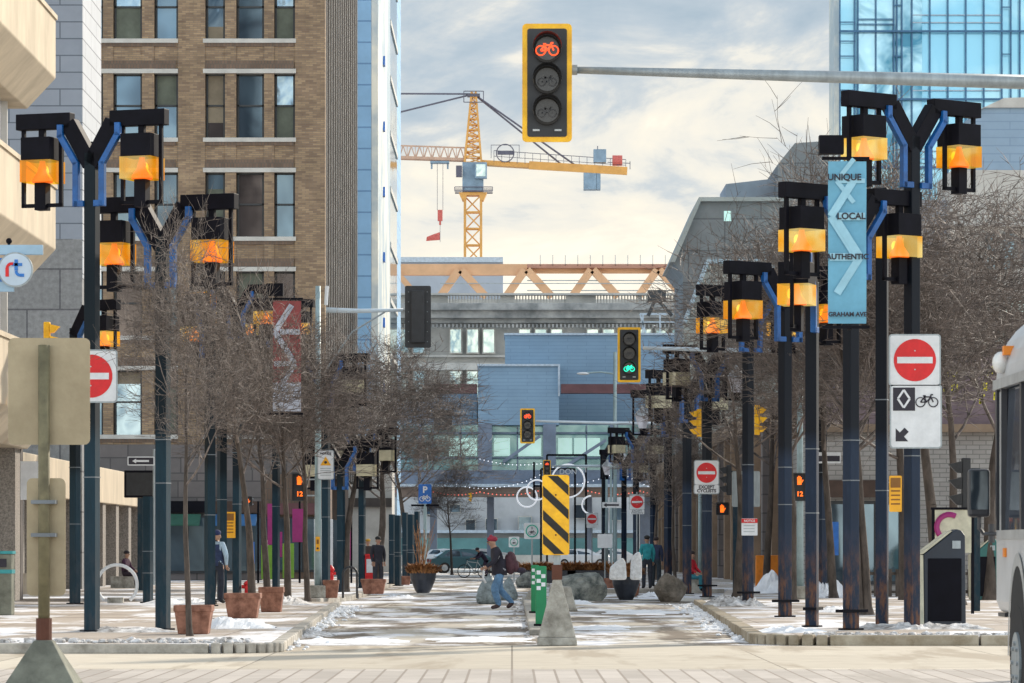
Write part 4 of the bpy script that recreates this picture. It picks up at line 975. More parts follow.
# right street wall: brown brick row with pilasters
M['brownb']=brickmat('brown red brick',(.22,.12,.085),(.17,.10,.075),(.14,.11,.09),.5,.16,.02,var=.3); M['tanp']=mat('tan stone pilaster',(.25,.18,.125),.85,0,.2,1)
M['greybrick']=brickmat('painted grey brick',(.33,.31,.29),(.38,.36,.34),(.20,.19,.18),.40,.14,.014,var=.18,nscale=.5)
M['purpw']=mat('dusky purple wall',(.16,.115,.135),.85,0,.3,.6,col2=(.24,.18,.20))
r=bld('brown_brick_row',740,22,'low red brown brick row with pale pilasters along the right pavement')
xw=9.6
bu(MB().b2(xw,128,0,xw+9,262,7.0),'wall',M['brownb'],r)
for k in range(26): y=128+k*5.1; bu(MB().b2(xw-.25,y,ZW,xw,y+.9,6.2),'pilaster',M['tanp' if k%3 else 'greybase'],r)
for k in range(25):
    y=129.2+k*5.1; bu(MB().b2(xw-.05,y,.6,xw-.002,y+3.2,3.2),'shop_window',M['win'],r)
bu(MB().b2(xw-.3,128,6.2,xw-.01,262,6.8),'cornice',M['tanp'],r); bu(MB().b2(xw,127.7,0,xw+9,127.99,7.0),'end_wall',M['brownb'],r)
bu(MB().b2(xw-.5,127.2,ZW,xw+.4,127.69,6.9),'corner_pier',M['tanp'],r)
r=bld('grey_brick_store',920,33,'grey painted brick store with a dusky purple upper wall behind the right trees')
s=33; Y=F/s
bu(MB().rect(812,432,1120,590,s,9),'brick_wall',M['greybrick'],r)
bu(MB().rect(826,300,1120,431.9,s-.03,9),'upper_wall',M['purpw'],r); bu(MB().rect(826,294,1120,299.9,s+.02,9),'parapet',M['stone'],r)
bu(MB().rect(812,424,1120,432,s+.1,.4),'ledge',M['tanp'],r)
for a,b,c,d in ((972,331,1005,343),(925,318,935,340),(985,300,1024,312)): 
    fr=bu(MB().rect(a-2,b-2,c+2,d+2,s-.02,.1),'window',M['frame'],r); sub(MB().rect(a,b,c,d,s+.0,.04),'pane',M['hwin'],fr,r)
r=bld('pale_stone_house',1010,28,'pale stone building with tall windows above the purple wall at the right edge')
s=27; bu(MB().rect(952,170,1120,300,s,5),'wall',M['lime'],r)
for a in (985,1004,1023): fr=bu(MB().rect(a-1,232,a+11,270,s+.02,.1),'window',M['stone'],r); sub(MB().rect(a,233,a+10,269,s+.04,.04),'pane',M['win'],fr,r)
bu(MB().rect(952,222,1120,226,s+.05,.5),'string_course',M['stone'],r)
bu(MB().rect(850,200,952,300,s-.3,5),'side_block',M['conc3'],r)
# yellow wall letters
M['ylet']=mat('yellow wall lettering',(.75,.66,.02),.6,0,.2,6)
s=34; r=signroot('wall_lettering',966,390,s,'yellow painted letters on the dusky purple wall behind the branches','sign')
def glyphs(rows):
    mb=MB(); rn=random.Random(4)
    for x0,y0,h,n,sl in rows:
        for k in range(n):
            x=(x0+k*h*.62-966)/s; z=(390-y0+k*sl)/s; q=h/s
            mb.bar((x,0,z),(x+.02,0,z+q),.02,q*.20)
            mb.bar((x,0,z+q*rn.choice((0.05,.5,.95))),(x+q*.42,0,z+q*rn.choice((.05,.5,.95))),.02,q*.18)
            if rn.random()<.6: mb.bar((x+q*.4,0,z+q*.1),(x+q*.4,0,z+q*.95),.02,q*.18)
    return mb
glyphs(((944,378,8,3,0),(944,392,8,3,0),(980,404,10,1,0),(983,391,9,1,0),(987,378,8,2,4),(994,400,8,1,0))).build('letters',M['ylet'],r)

# ---------------------------------------------------------------- tower crane
M['cry']=mat('crane yellow',(.64,.33,.08),.55,0,.12,.6); M['cryd']=mat('crane tan jib',(.50,.33,.24),.6,0,.12,.6); M['crb']=mat('crane grey blue',(.20,.30,.40),.5,0,.15,1); M['crd']=mat('crane dark',(.10,.10,.14),.6); M['crr']=mat('crane red',(.55,.12,.10),.6)
s=7; g=P(473,560,s); r=empty('tower_crane',Vector((g.x,g.y,0)),'yellow tower crane with lattice jib to the left and counterweight at right','crane')
Zp=lambda y:EYE+(HZ-y)/s
def lat(mb,p0,p1,w0,w1,n,t=.22,dirs='z'):     # square lattice column or boom from p0 to p1
    p0=Vector(p0);p1=Vector(p1);ax=(p1-p0).normalized(); u=Vector((0,1,0)); v=ax.cross(u).normalized()
    def cor(k,i):
        f_=k/n; w=w0+(w1-w0)*f_; c=p0.lerp(p1,f_); q=[(-1,-1),(1,-1),(1,1),(-1,1)][i%4]; return c+(u*q[0]+v*q[1])*w/2
    for i in range(4): mb.bar(cor(0,i),cor(n,i),t*1.3)
    for k in range(n):
        for i in range(4):
            mb.bar(cor(k,i),cor(k,i+1),t*.7)
            a,b=(cor(k,i),cor(k+1,i+1)) if k%2 else (cor(k,i+1),cor(k+1,i)); mb.bar(a,b,t*.7)
gx=g.x; gy=g.y
mb=MB(); lat(mb,(gx,gy,0),(gx,gy,Zp(196)),2.3,2.3,22,.26); bu(mb,'mast',M['cry'],r)
bu(MB().prism([(gx-2.0,Zp(193)),(gx+2.0,Zp(193)),(gx+1.5,Zp(201)),(gx+1.0,Zp(201)),(gx+.9,Zp(196)),(gx-.9,Zp(196)),(gx-1.0,Zp(201)),(gx-1.5,Zp(201))],gy-1.4,gy+1.4),'slewing_collar',M['cry'],r)
bu(MB().b2(gx-1.5,gy-1.3,Zp(192.5),gx+1.5,gy+1.3,Zp(163)),'slewing_tower',M['crb'],r)
cb=bu(MB().b2(gx+.3,gy-2.6,Zp(180),gx+2.0,gy-1.35,Zp(164)),'cab',M['crb'],r); sub(MB().b2(gx+.5,gy-2.66,Zp(178),gx+1.8,gy-2.61,Zp(166)),'cab_window',M['hwin'],cb,r)
bu(MB().b2(gx-2.4,gy-2.2,Zp(178),gx-1.55,gy-1,Zp(167)),'winch_box',M['crd'],r)
pl=MB(); 
for q in (-1,1): pl.bar((gx-2.6,gy+q*1.6,Zp(188)),(gx+2.8,gy+q*1.6,Zp(188)),.12); pl.bar((gx-2.6,gy+q*1.6,Zp(192)),(gx+2.8,gy+q*1.6,Zp(192)),.2)
for q in (-2.6,-1.3,1.4,2.8): pl.bar((gx+q,gy-1.6,Zp(192)),(gx+q,gy-1.6,Zp(188)),.1)
bu(pl,'platform_rail',M['crd'],r)
mb=MB(); lat(mb,(gx,gy,Zp(163)),(gx+.1,gy,Zp(92)),2.4,.6,13,.22); bu(mb,'a_frame',M['cry'],r)
tp=MB().b2(gx-.8,gy-.6,Zp(97),gx+1.0,gy+.6,Zp(94)); 
for q in (-1.3,1.5): tp.bar((gx+q,gy-1,Zp(103)),(gx+q,gy-1,Zp(92)),.12)
tp.bar((gx-1.3,gy-1,Zp(92)),(gx+1.5,gy-1,Zp(92)),.12); tp.bar((gx-1.3,gy-1,Zp(103)),(gx+1.5,gy-1,Zp(103)),.12); bu(tp,'top_platform',M['crd'],r)
# jib left: triangular lattice
JX=-34
jb=MB(); jt=MB(); n=28
a0=Vector((gx-1.2,gy,Zp(160))); a1=Vector((gx+JX,gy,Zp(152.5))); 
for k in range(n):
    f0,f1=k/n,(k+1)/n; b0=a0.lerp(a1,f0); b1=a0.lerp(a1,f1); hh=1.75; u=Vector((0,.8,0)); z=Vector((0,0,hh))
    jb.bar(b0+z,b1+z,.2); jt.bar(b0+u,b1+u,.3,.42) ; jt.bar(b0-u,b1-u,.3,.42)
    m_=(b0+b1)/2+z
    for q in (u,-u): jb.bar(b0+q,m_,.14); jb.bar(m_,b1+q,.14)
    jb.bar(b0+z,b0-u,.10); 
bu(jb,'jib_lattice',M['cryd'],r); bu(jt,'jib_chord',M['cryd'],r)
cj=bu(MB().bar((gx+1.3,gy,Zp(163)),(gx+22.0,gy,Zp(172)),2.0,.7).bar((gx+8,gy-1.1,Zp(166)),(gx+22.0,gy-1.1,Zp(171.8)),.3,1.15),'counter_jib',M['cry'],r)
rl=MB(); 
for k in range(18):
    t=k/17; x=gx+3+t*18.8; z=Zp(162.5+9*t); rl.bar((x,gy-1,z),(x,gy-1,z+1.6),.07)
rl.bar((gx+3,gy-1,Zp(162.5)+1.6),(gx+21.8,gy-1,Zp(171.5)+1.6),.09); rl.bar((gx+3,gy-1,Zp(162.5)+.8),(gx+21.8,gy-1,Zp(171.5)+.8),.07)
bu(rl,'guard_rail',M['crd'],r)
bu(MB().ring((gx+4.6,gy-1.3,Zp(154)),1.25,.08,n=24).bar((gx+2.6,gy-1.3,Zp(159)),(gx+2.6,gy-1.3,Zp(146)),.08).bar((gx+6.6,gy-1.3,Zp(159)),(gx+6.6,gy-1.3,Zp(146)),.08).bar((gx+2.6,gy-1.3,Zp(146)),(gx+6.6,gy-1.3,Zp(146)),.08),'name_ring',M['crd'],r)
bu(MB().b2(gx+3.5,gy-1.2,Zp(155.5),gx+5.9,gy-.9,Zp(151.5)),'name_plate',M['crd'],r)
bu(MB().b2(gx+15.8,gy-1.2,Zp(190),gx+17.6,gy+1.2,Zp(173)),'counterweight',M['crb'],r); bu(MB().b2(gx+17.65,gy-1.2,Zp(190),gx+18.2,gy+1.2,Zp(172)),'counterweight',M['crb'],r)
bu(MB().b2(gx+17.2,gy-1.2,Zp(163),gx+19.0,gy+.6,Zp(150)),'winch_house',M['crb'],r); bu(MB().cyl((gx+20.6,gy-.6,Zp(161)),.75,1.4,14,'x'),'winch_drum',M['crr'],r)
bu(MB().bar((gx+19.2,gy-1,Zp(163)),(gx+22.4,gy-1,Zp(164)),.1).bar((gx+22.4,gy-1,Zp(170)),(gx+22.4,gy-1,Zp(162)),.1).bar((gx+17.8,gy,Zp(150)),(gx+17.8,gy,Zp(146)),.12),'end_rail',M['crd'],r)
wr=MB(); top=(gx+.1,gy,Zp(94))
for e,t in (((gx+14.8,gy,Zp(166)),.14),((gx+13.0,gy+.5,Zp(166)),.14),((gx-30,gy,Zp(146)),.13)): wr.tube([top,e],t,5)
wr.tube([top,(gx-34,gy,Zp(93))],.13,5); bu(wr,'tie_cable',M['crd'],r)
tx=gx-4.7; bu(MB().b2(tx-1.4,gy-.9,Zp(163.5),tx+1.3,gy+.9,Zp(161.5)).bar((tx-1.2,gy,Zp(169)),(tx-1.2,gy,Zp(162)),.25).bar((tx+1.1,gy,Zp(169)),(tx+1.1,gy,Zp(162)),.25),'trolley',M['crb'],r)
bu(MB().tube([(tx-.4,gy,Zp(163)),(tx-.4,gy,Zp(210))],.045,4).tube([(tx+.4,gy,Zp(163)),(tx+.4,gy,Zp(210))],.045,4).tube([(tx,gy,Zp(222)),(tx,gy,Zp(242))],.04,4),'hoist_rope',M['crd'],r)
bu(MB().b2(tx-.35,gy-.3,Zp(221),tx+.35,gy+.3,Zp(210)).tube([(tx,gy,Zp(221)),(tx,gy,Zp(225))],.15,6),'hook_block',M['crr'],r)
fl=MB().add([(tx,gy,Zp(232)),(tx,gy,Zp(240)),(tx-2.0,gy+.1,Zp(241)),(tx-1.9,gy-.2,Zp(237)),(tx-.9,gy+.15,Zp(234))],[(0,1,2,3,4)]); bu(fl,'tag_flag',M['crr'],r)

# small street light above the blue building's foot
s=20; p=P(615,577,s); r=empty('street_light',Vector((p.x,p.y,ZW)),'slim grey street light with one arm to the left in front of the blue building','street light')
H=EYE+(548-352)/s-ZW; MB().tube([(0,0,0),(0,0,H)],[.11,.08],8).build('pole',M['polegrey'],r); MB().tube([(0,0,H-1.1),(-.7,0,H-1.0),(-1.5,0,H-1.05)],[.05,.04,.04],6).build('arm',M['polegrey'],r); MB().ball((-1.6,0,H-1.08),(.32,.14,.07)).build('lamp_head',M['white'],r)

# ---------------------------------------------------------------- busier street level
def sfront(px0,px1,y0,by,s,label,wallm,n,signm,awn=None,txt=None,seed=1):
    rn=random.Random(seed); x0=(px0-512)/s; x1=(px1-512)/s; Y_=F/s; zt=EYE+(HZ-y0)/s
    r=empty('shop_front',Vector(((x0+x1)/2,Y_,ZW)),label,'shop front','shop fronts along the street')
    bu(MB().b2(x0,Y_,ZW,x1,Y_+2,zt),'wall',wallm,r)
    w=(x1-x0)/n
    for k in range(n):
        a=x0+w*k+w*.08; b=x0+w*(k+1)-w*.08
        fr=bu(MB().b2(a-.05,Y_-.06,ZW+.3,b+.05,Y_-.001,ZW+2.75),'shop_window',M['frame'],r)
        sub(MB().b2(a,Y_-.09,ZW+.4,b,Y_-.062,ZW+2.65),'pane',M['win'],fr,r)
        if rn.random()<.5: sub(MB().b2(a+.1,Y_-.10,ZW+.5+rn.random(),(a+b)/2,Y_-.092,ZW+1.6+rn.random()*.8),'window_poster',rn.choice((M['lime'],M['signblue'],M['hoardm'],M['yellow2'],M['palegl'])),fr,r)
    bu(MB().b2(x0,Y_-.25,ZW+2.85,x1,Y_-.001,ZW+3.35),'sign_band',signm,r)
    if awn: bu(MB().prism([(Y_-.26,ZW+2.8),(Y_-1.1,ZW+2.35),(Y_-1.1,ZW+2.3),(Y_-.26,ZW+2.6)],x0+.2,x1-.2,'x'),'awning',awn,r)
    if txt: text(txt,.34,M['lime'],r,((x0+x1)/2-r.location.x,-.26,2.97),bold=.005) if False else None
M['awnb']=mat('faded blue awning',(.03,.12,.28),.8,0,.2,1); M['awng']=mat('dark green awning',(.02,.09,.06),.8,0,.2,1); M['woodd']=mat('dark shop timber',(.06,.035,.025),.7,0,.3,2)
sfront(205,262,470,588,23.6,'dark glazed shop front with posters behind the wide terracotta planter',M['greybase'],4,M['woodd'],M['awnb'],seed=2)
sfront(150,206,474,590,23.7,'dark shop front under a green awning behind the second left lamp post',M['greybase'],3,M['hood'],M['awng'],seed=5)
sfront(262,330,474,586,22.6,'brown shop front behind the pedestrian signal at left',M['brickdk'],5,M['maroon'],None,seed=9)
sfront(826,900,440,590,34.2,'shop windows in the painted brick wall left of the dark litter bin',M['greybrick'],3,M['woodd'],None,seed=12)
# ---------------------------------------------------------------- trees
def gen_tree(seed,H,trunk_h,spread,r0,lean=(0,0),dens=1.0):
    rn=random.Random(seed); T=MB(); K=MB()
    def branch(p,d,L,r,lvl):
        nseg=4 if lvl<2 else 3 if lvl<4 else 2
        pts=[p]; rad=[r]; q=p.copy(); dd=d.copy()
        for i in range(nseg):
            dd=(dd+Vector((rn.gauss(0,1),rn.gauss(0,1),rn.gauss(0,1)))*(.05 if lvl<1 else .09 if lvl<2 else .13)+Vector((0,0,.10 if lvl<3 else .03))).normalized()
            q=q+dd*L/nseg; pts.append(q.copy()); rad.append(r*(1-.62*(i+1)/nseg))
        (T if lvl==0 else K).tube(pts,rad,9 if lvl==0 else 6 if lvl==1 else 4 if lvl==2 else 3,cap=False)
        if lvl>=5: return
        n={0:8,1:6,2:5,3:4,4:2}[lvl]; n=max(2,int(round(n*dens*rn.uniform(.9,1.25))))
        for k in range(n):
            t=rn.uniform(.30,1.0) if lvl else rn.uniform(.28,1.0)
            if lvl==0 and k==0: t=1.0
            i=min(nseg-1,int(t*nseg)); f_=t*nseg-i; b=pts[i].lerp(pts[i+1],f_); ax=(pts[i+1]-pts[i]).normalized()
            az=rn.uniform(0,2*math.pi); o=ax.orthogonal().normalized(); o=Matrix.Rotation(az,3,ax)@o
            an=R(rn.uniform(28,62)) if lvl else R(rn.uniform(22,60))
            nd=(ax*math.cos(an)+o*math.sin(an)*spread).normalized()
            if nd.z<-.15: nd.z*=.2; nd.normalize()
            rr=rad[i]+(rad[i+1]-rad[i])*f_
            branch(b,nd,L*(rn.uniform(.60,.86) if lvl==0 else rn.uniform(.50,.80))*(1 if lvl else .85),max(rr*rn.uniform(.45,.62),.0068),lvl+1)
    # trunk
    top=Vector((lean[0],lean[1],trunk_h))
    pts=[Vector((0,0,-.05)),Vector((lean[0]*.2,lean[1]*.2,.15)),top*.55,top]; T.tube(pts,[r0*1.5,r0*1.1,r0*.95,r0*.85],10,cap=False)
    branch(top,(top.normalized()+Vector((0,0,1))).normalized(),(H-trunk_h)*.58,r0*.85,0)
    t_=T.build('trunk',M['bark'],None,smooth=True).data; k_=K.build('crown',M['twig'],None,smooth=True).data
    for o in list(C.objects):
        if o.data in (t_,k_): bpy.data.objects.remove(o)
    return t_,k_
VAR=[gen_tree(3,7.6,1.9,1.15,.085,(.15,0)),gen_tree(8,7.4,1.8,1.3,.10,(-.1,.1)),gen_tree(21,7.0,1.9,1.2,.085,(.1,-.1)),gen_tree(34,6.2,1.5,1.35,.065,(.05,.1))]
def tree(px,by,hpx,var,label,rz=0,z=ZW,s=None,wid=1.0,group='bare street trees'):
    s=s or SG(by,z); p=P(px,by,s); hh=(7.6,7.4,7.0,6.2)[var]; sc_=hpx/s/hh
    r=empty('bare_tree',p,label,'tree',group,rz); r.scale=(sc_*wid,sc_*wid,sc_)
    for nm,me in (('trunk',VAR[var][0]),('crown',VAR[var][1])):
        o=bpy.data.objects.new(nm,me); C.objects.link(o); o.parent=r
    return r
tree(190,636,385,2,'bare tree in front of the small terracotta planter in the left foreground',4.3,wid=.62)
tree(253,611,325,1,'bare tree rising out of the wide terracotta planter at left',1.7,wid=.9)
tree(288,602,290,2,'left one of the bare trees clumped beside the left pedestrian signal',2.6)
tree(308,601,260,0,'right one of the bare trees clumped beside the left pedestrian signal',4.1)
tree(345,592,240,1,'bare tree over the black bicycle hoop',5.2,wid=1.25)
tree(376,588,225,2,'broad bare tree over the brown planter left of the lane',.9,wid=1.45)
tree(408,580,185,0,'small wide bare tree above the dark shelter posts',2.2,wid=1.5)
#tree(130,600,300,2,'bare tree behind the second left lamp post near the colonnade',3.3)
#tree(226,597,330,3,'thin bare tree behind the yellow notice plate at left',1.2)
tree(268,592,255,0,'far bare tree behind the red and white banner',3.9,wid=1.2)
#tree(322,589,260,3,'bare tree in the second row behind the NOTICE sign',.4,wid=1.3)
tree(452,574,110,3,'far bare tree under the bridge building left of the lane',1.0,wid=1.1)
tree(940,612,440,1,'thick bare tree right of the large no entry sign, behind the litter bin',.8,wid=1.05)
tree(869,615,400,0,'slim bare tree between the two posts left of the no entry sign',2.9)
tree(860,615,415,2,'bare tree behind the blue banner',4.4,wid=.85)
tree(990,600,400,1,'large bare tree at the right edge behind the bus',5.4,wid=1.2)
tree(792,602,345,0,'bare tree behind the right pedestrian signal',1.4,wid=1.15)
tree(737,597,270,1,'dark twisted bare tree beside the EXCEPT CYCLISTS sign',3.0,wid=1.25)
tree(765,590,290,2,'bare tree behind the orange barrier',.2,wid=1.0)
tree(676,590,200,3,'slim young bare tree behind the brown boulder',2.1,wid=.9)
tree(657,580,150,2,'small far bare tree among the little coach lanterns',4.8)
#tree(700,585,240,0,'bare tree behind the cluster of unlit lamps on the right',5.9,wid=1.2)
tree(905,600,360,2,'bare tree in front of the painted grey brick wall',2.4,wid=1.2)
tree(961,605,390,0,'second bare tree behind the dark litter bin, towards the purple wall',3.6,wid=1.15)
tree(834,598,350,1,'bare tree behind the street name plate on the right',.6,wid=.85)

# ---------------------------------------------------------------- street furniture
def lump(name,px,by,w,h,d,m,label,cat,seed,z=ZW,group=None,cut=.6):
    s=SG(by,z); c=P(px,by,s); rn=random.Random(seed); mb=MB(); n=22; mm=14
    pl=[]
    for k in range(16):
        v=Vector((rn.gauss(0,1),rn.gauss(0,1),rn.gauss(0,.8))).normalized(); pl.append((v,rn.uniform(.62,.92)))
    vs=[];fs=[]
    for j in range(mm+1):
        b=math.pi*(j/mm-.5)
        for k in range(n):
            a=2*math.pi*k/n; v=Vector((math.cos(b)*math.cos(a),math.cos(b)*math.sin(a),math.sin(b)))
            q=min([1.0]+[l/max(1e-3,v.dot(u)) for u,l in pl if v.dot(u)>.1])*rn.uniform(.95,1.04)
            vs.append((c.x+v.x*q*w/2,c.y+d/2+v.y*q*d/2,c.z+max(-.03,(v.z*q*.62+.40)*h)))
    for j in range(mm):
        for k in range(n): fs.append((j*n+k,j*n+(k+1)%n,(j+1)*n+(k+1)%n,(j+1)*n+k))
    return mb.add(vs,fs).thing(name,m,label,cat,group)
G='boulders blocking the lane'
lump('boulder',584,601,1.75,.90,1.2,M['boulder'],'large grey green boulder just right of the striped hazard marker','boulder',5,z=0,group=G)
lump('boulder',531,588,1.3,.72,1.0,M['boulder'],'rounded boulder left of the striped marker beside the green ring signs','boulder',9,z=0,group=G)
lump('boulder',671,602,1.05,.80,.9,M['boulderbr'],'brown flat topped boulder left of the right kerb','boulder',14,z=0,group=G)
# round black planters with dry grass
def tuft(mb,c,rx,h,n,rn):
    for k in range(n):
        a=rn.uniform(0,6.28); q=rx*math.sqrt(rn.random()); b=Vector((c[0]+q*math.cos(a),c[1]+q*math.sin(a),c[2]))
        d=Vector((rn.gauss(0,.5)+math.cos(a)*.5,rn.gauss(0,.5)+math.sin(a)*.5,1)).normalized()*h*rn.uniform(.4,1.15); w=.013+rn.random()*.013
        sd=Vector((d.y,-d.x,0)); sd=sd.normalized()*w if sd.length>.01 else Vector((w,0,0))
        m_=b+d*.6; e=b+d+Vector((d.x*.5,d.y*.5,-h*.25)); mb.add([b-sd,b+sd,m_+sd,m_-sd,e],[(0,1,2,3),(3,2,4)])
def roundpot(px,by,w,h,label,z,seed):
    s=SG(by,z); p=P(px,by,s); r=empty('round_planter',p,label,'planter','round black planters'); W=w/s/2; Hh=h/s
    MB().lathe([(W*.45,0),(W*.62,Hh*.15),(W*.92,Hh*.6),(W*1.0,Hh*.97),(W*1.02,Hh),(W*.9,Hh),(W*.85,Hh*.9)],28).build('pot',M['potblack'],r,smooth=False)
    MB().cyl((0,0,Hh*.88),W*.86,.03,24).build('soil',M['rust'],r)
    rn=random.Random(seed); mb=MB(); tuft(mb,(0,0,Hh*.9),W*1.05,.42,900,rn); mb.build('dry_grass',M['dry'],r)
roundpot(423,593,27,22,'round black planter full of orange dry grass at the left of the lane',ZW,1)
roundpot(626,600,29,26,'round black planter with dry grass and pale sacks, right of the boulder',0,2)
# beds of dry grass behind
for px,by,w,lab in ((600,583,2.6,'long low planter bed of orange dry grass behind the boulders'),(548,583,2.2,'low planter bed of dry grass hidden behind the striped marker')):
    s=SG(by,ZW); p=P(px,by,s); r=empty('planter_bed',p,lab,'planter','low grass beds'); MB().b2(-w/2,-.4,0,w/2,.4,.5).build('box',M['potblack'],r,bevel=.02)
    mb=MB(); rn=random.Random(int(px))
    for k in range(7): tuft(mb,(-w/2+.2+(w-.4)*k/6,0,.48),.3,.5,260,rn)
    mb.build('dry_grass',M['dry'],r)
s=SG(424,0) if False else 0
for k,(px,h) in enumerate(((424,1.5),(420,1.1))): 
    p=P(px,588,SG(592,ZW)); mb=MB(); rn=random.Random(k)
    for q in range(14): mb.tube([(p.x+rn.gauss(0,.05),p.y+.1,.9),(p.x+rn.gauss(0,.16),p.y+.1,.9+h*rn.uniform(.6,1))],.008,3)
    mb.thing('dry_stalks',M['dry'],('taller','shorter')[k]+' bunch of dry stalks standing in the left round planter','plant')
# sacks
def sack(px,y0,y1,w,s,m,label,seed,group):
    rn=random.Random(seed); p=P(px,y1,s); h=(y1-y0)/s; mb=MB(); n=16; vs=[];fs=[]; prof=[(.25,0),(.5,.12),(.52,.4),(.46,.65),(.34,.85),(.16,1.0)]
    off=rn.uniform(-.15,.15)
    for j,(r_,z_) in enumerate(prof):
        for k in range(n):
            a=6.283*k/n; q=r_*w/s*rn.uniform(.88,1.12); vs.append((p.x+q*math.cos(a)+off*z_,p.y+q*.6*math.sin(a),p.z+z_*h))
    for j in range(len(prof)-1):
        for k in range(n): fs.append((j*n+k,j*n+(k+1)%n,(j+1)*n+(k+1)%n,(j+1)*n+k))
    fs.append([n*(len(prof)-1)+k for k in range(n)])
    return mb.add(vs,fs).thing('sack',m,label,'bag',group,smooth=True)
M['sackw']=mat('pale crumpled plastic',(.58,.60,.62),.5,0,.2,9,.6); M['sackg']=mat('grey blue plastic bag',(.16,.20,.215),.4,0,.35,7,.8,col2=(.30,.36,.38))
for k,(pts,lab) in enumerate((([(609,580),(610,567),(617,561),(623,557),(626,563),(627,580)],'pale crumpled sack leaning in the right round planter, left one'),([(630,580),(631,560),(635,553),(640,551),(642,562),(642,580)],'pale upright sack in the right round planter, right one'))):
    MB().pprism(pts,38-k*.1,.22).thing('sack',M['sackw'],lab,'bag','pale sacks in the planter',bevel=.07)
# terracotta planters
def terra(px0,px1,by,h,label,z=ZW,hyd=False):
    s=SG(by,z); p=P((px0+px1)/2,by,s); r=empty('terracotta_planter',p,label,'planter','square terracotta planters'); W=(px1-px0)/s/2; Hh=h/s; b=W*.78
    MB().hexa([(-b,-b,0),(b,-b,0),(b,b,0),(-b,b,0),(-W*.96,-W*.96,Hh*.82),(W*.96,-W*.96,Hh*.82),(W*.96,W*.96,Hh*.82),(-W*.96,W*.96,Hh*.82)]).build('body',M['terra'],r,bevel=.02)
    rm=MB(); 
    for q in ((-W,-W,W,-W*.82),(-W,W*.82,W,W),(-W,-W*.819,-W*.82,W*.819),(W*.82,-W*.819,W,W*.819)): rm.b2(q[0],q[1],Hh*.78,q[2],q[3],Hh)
    rm.build('rim',M['terra'],r,bevel=.01)
    MB().b2(-W*.81,-W*.81,Hh*.83,W*.81,W*.81,Hh*.9).build('snowy_soil',M['snow'],r)
terra(175,213,634,29,'square terracotta planter behind the nearest tree trunk at left')
terra(225,261,618,25,'wide terracotta planter right of the lamp post with the yellow plate')
terra(259,284,612,25,'terracotta planter directly behind the wide one at left')
terra(323,339,598,18,'small terracotta planter right of the pale left pole')
terra(361,386,594,15,'brown low planter left of the lane, beyond the bicycle hoop')
terra(399,411,585,9,'tiny brown planter among the dark shelter posts')
terra(604,622,592,14,'terracotta planter partly hidden behind the right round planter',0)
terra(622,640,596,13,'terracotta planter just right behind the round planter',0)
# hydrants
def hydrant(px,by,h,label):
    s=SG(by,ZW); p=P(px,by,s); r=empty('fire_hydrant',p,label,'hydrant','red fire hydrants'); H=h/s
    MB().lathe([(.16,0),(.16,.05),(.10,.07),(.10,H*.7),(.13,H*.72),(.13,H*.78),(.09,H*.9),(.03,H*.97),(.03,H)],14).build('barrel',M['red'],r,smooth=True)
    MB().cyl((0,0,H*.58),.055,.36,10,'x').cyl((0,-.12,H*.55),.07,.12,10,'y').build('outlets',M['red'],r)
hydrant(248,596,16,'red fire hydrant behind the wide terracotta planter'); hydrant(331,585,20,'red fire hydrant behind the small planter by the pale pole')
# bicycle hoops
def hoop(px,by,w,h,label,m='black'):
    s=SG(by,ZW); p=P(px,by,s); W=w/s/2; H=h/s; pts=[(-W,0,0),(-W,0,H-W)]+[(-W*math.cos(R(a)),0,H-W+W*math.sin(R(a))) for a in range(15,180,15)]+[(W,0,H-W),(W,0,0)]
    MB().tube([Vector(q)+p for q in pts],.032,8).thing('bicycle_hoop',M[m],label,'bike rack','bicycle hoops',smooth=True)
hoop(350,598,14,31,'black bicycle hoop right of the pale left pole'); hoop(741,592,11,25,'black bicycle hoop behind the lamp post with the paper notice')
s=SG(603,ZW); p=P(121,603,s); r=empty('ring_bike_rack',p,'large white ring bicycle rack standing on the pavement at left','bike rack')
MB().ring((-.1,0,.45),.5,.045,a0=-50,a1=230).build('ring',M['white'],r,smooth=True); MB().b2(-.33,-.1,0,.06,.15,.14).build('concrete_foot',M['concrete'],r)
# litter bin
M['binnavy']=mat('bin navy',(.014,.022,.036),.5,0,.2,2); M['bingreen']=mat('bin teal green',(.02,.13,.12),.5,0,.2,2); M['beigep']=mat('pale side panel',(.52,.50,.38),.6,0,.2,3)
def bin_(px,by,w,h,m,label,sd=True,z=ZW,s=None):
    s=s or SG(by,z); p=P(px,by,s); r=empty('litter_bin',p,label,'litter bin','slanted top litter bins'); W=w/s; H=h/s
    prof=[(-W*.40,0),(W*.5,0),(W*.48,H*.93),(W*.40,H*.985),(W*.30,H),(W*.2,H*.97),(-W*.42,H*.74)]
    MB().prism(prof,-.01,.75).build('body',M[m],r,bevel=.02)
    MB().prism([(-W*.33,H*.06),(W*.40,H*.06),(W*.40,H*.70),(-W*.33,H*.70)],-.03,-.011).build('door',M['hood'],r,bevel=.01)
    pl=MB(); pl.prism([(-W*.50,0.02),(-W*.41,0.0),(-W*.43,H*.735),(-W*.53,H*.735)],.0,.74); pl.prism([(-W*.53,H*.74),(-W*.43,H*.745),(W*.2,H*.98),(W*.16,H*.985)],.0,.74); pl.build('pale_left_face',M['beigep'],r)  # pale pieces along the left side and slanted top
    MB().b2(W*.2,-.025,H*.80,W*.38,-.011,H*.88).build('sticker',M['steel'],r)
bin_(943,627,46,98,'binnavy','large dark navy litter bin with a slanted top standing behind the right kerb')
bin_(985,600,26,62,'bingreen','teal green litter bin with a pointed top behind the bus mirror')
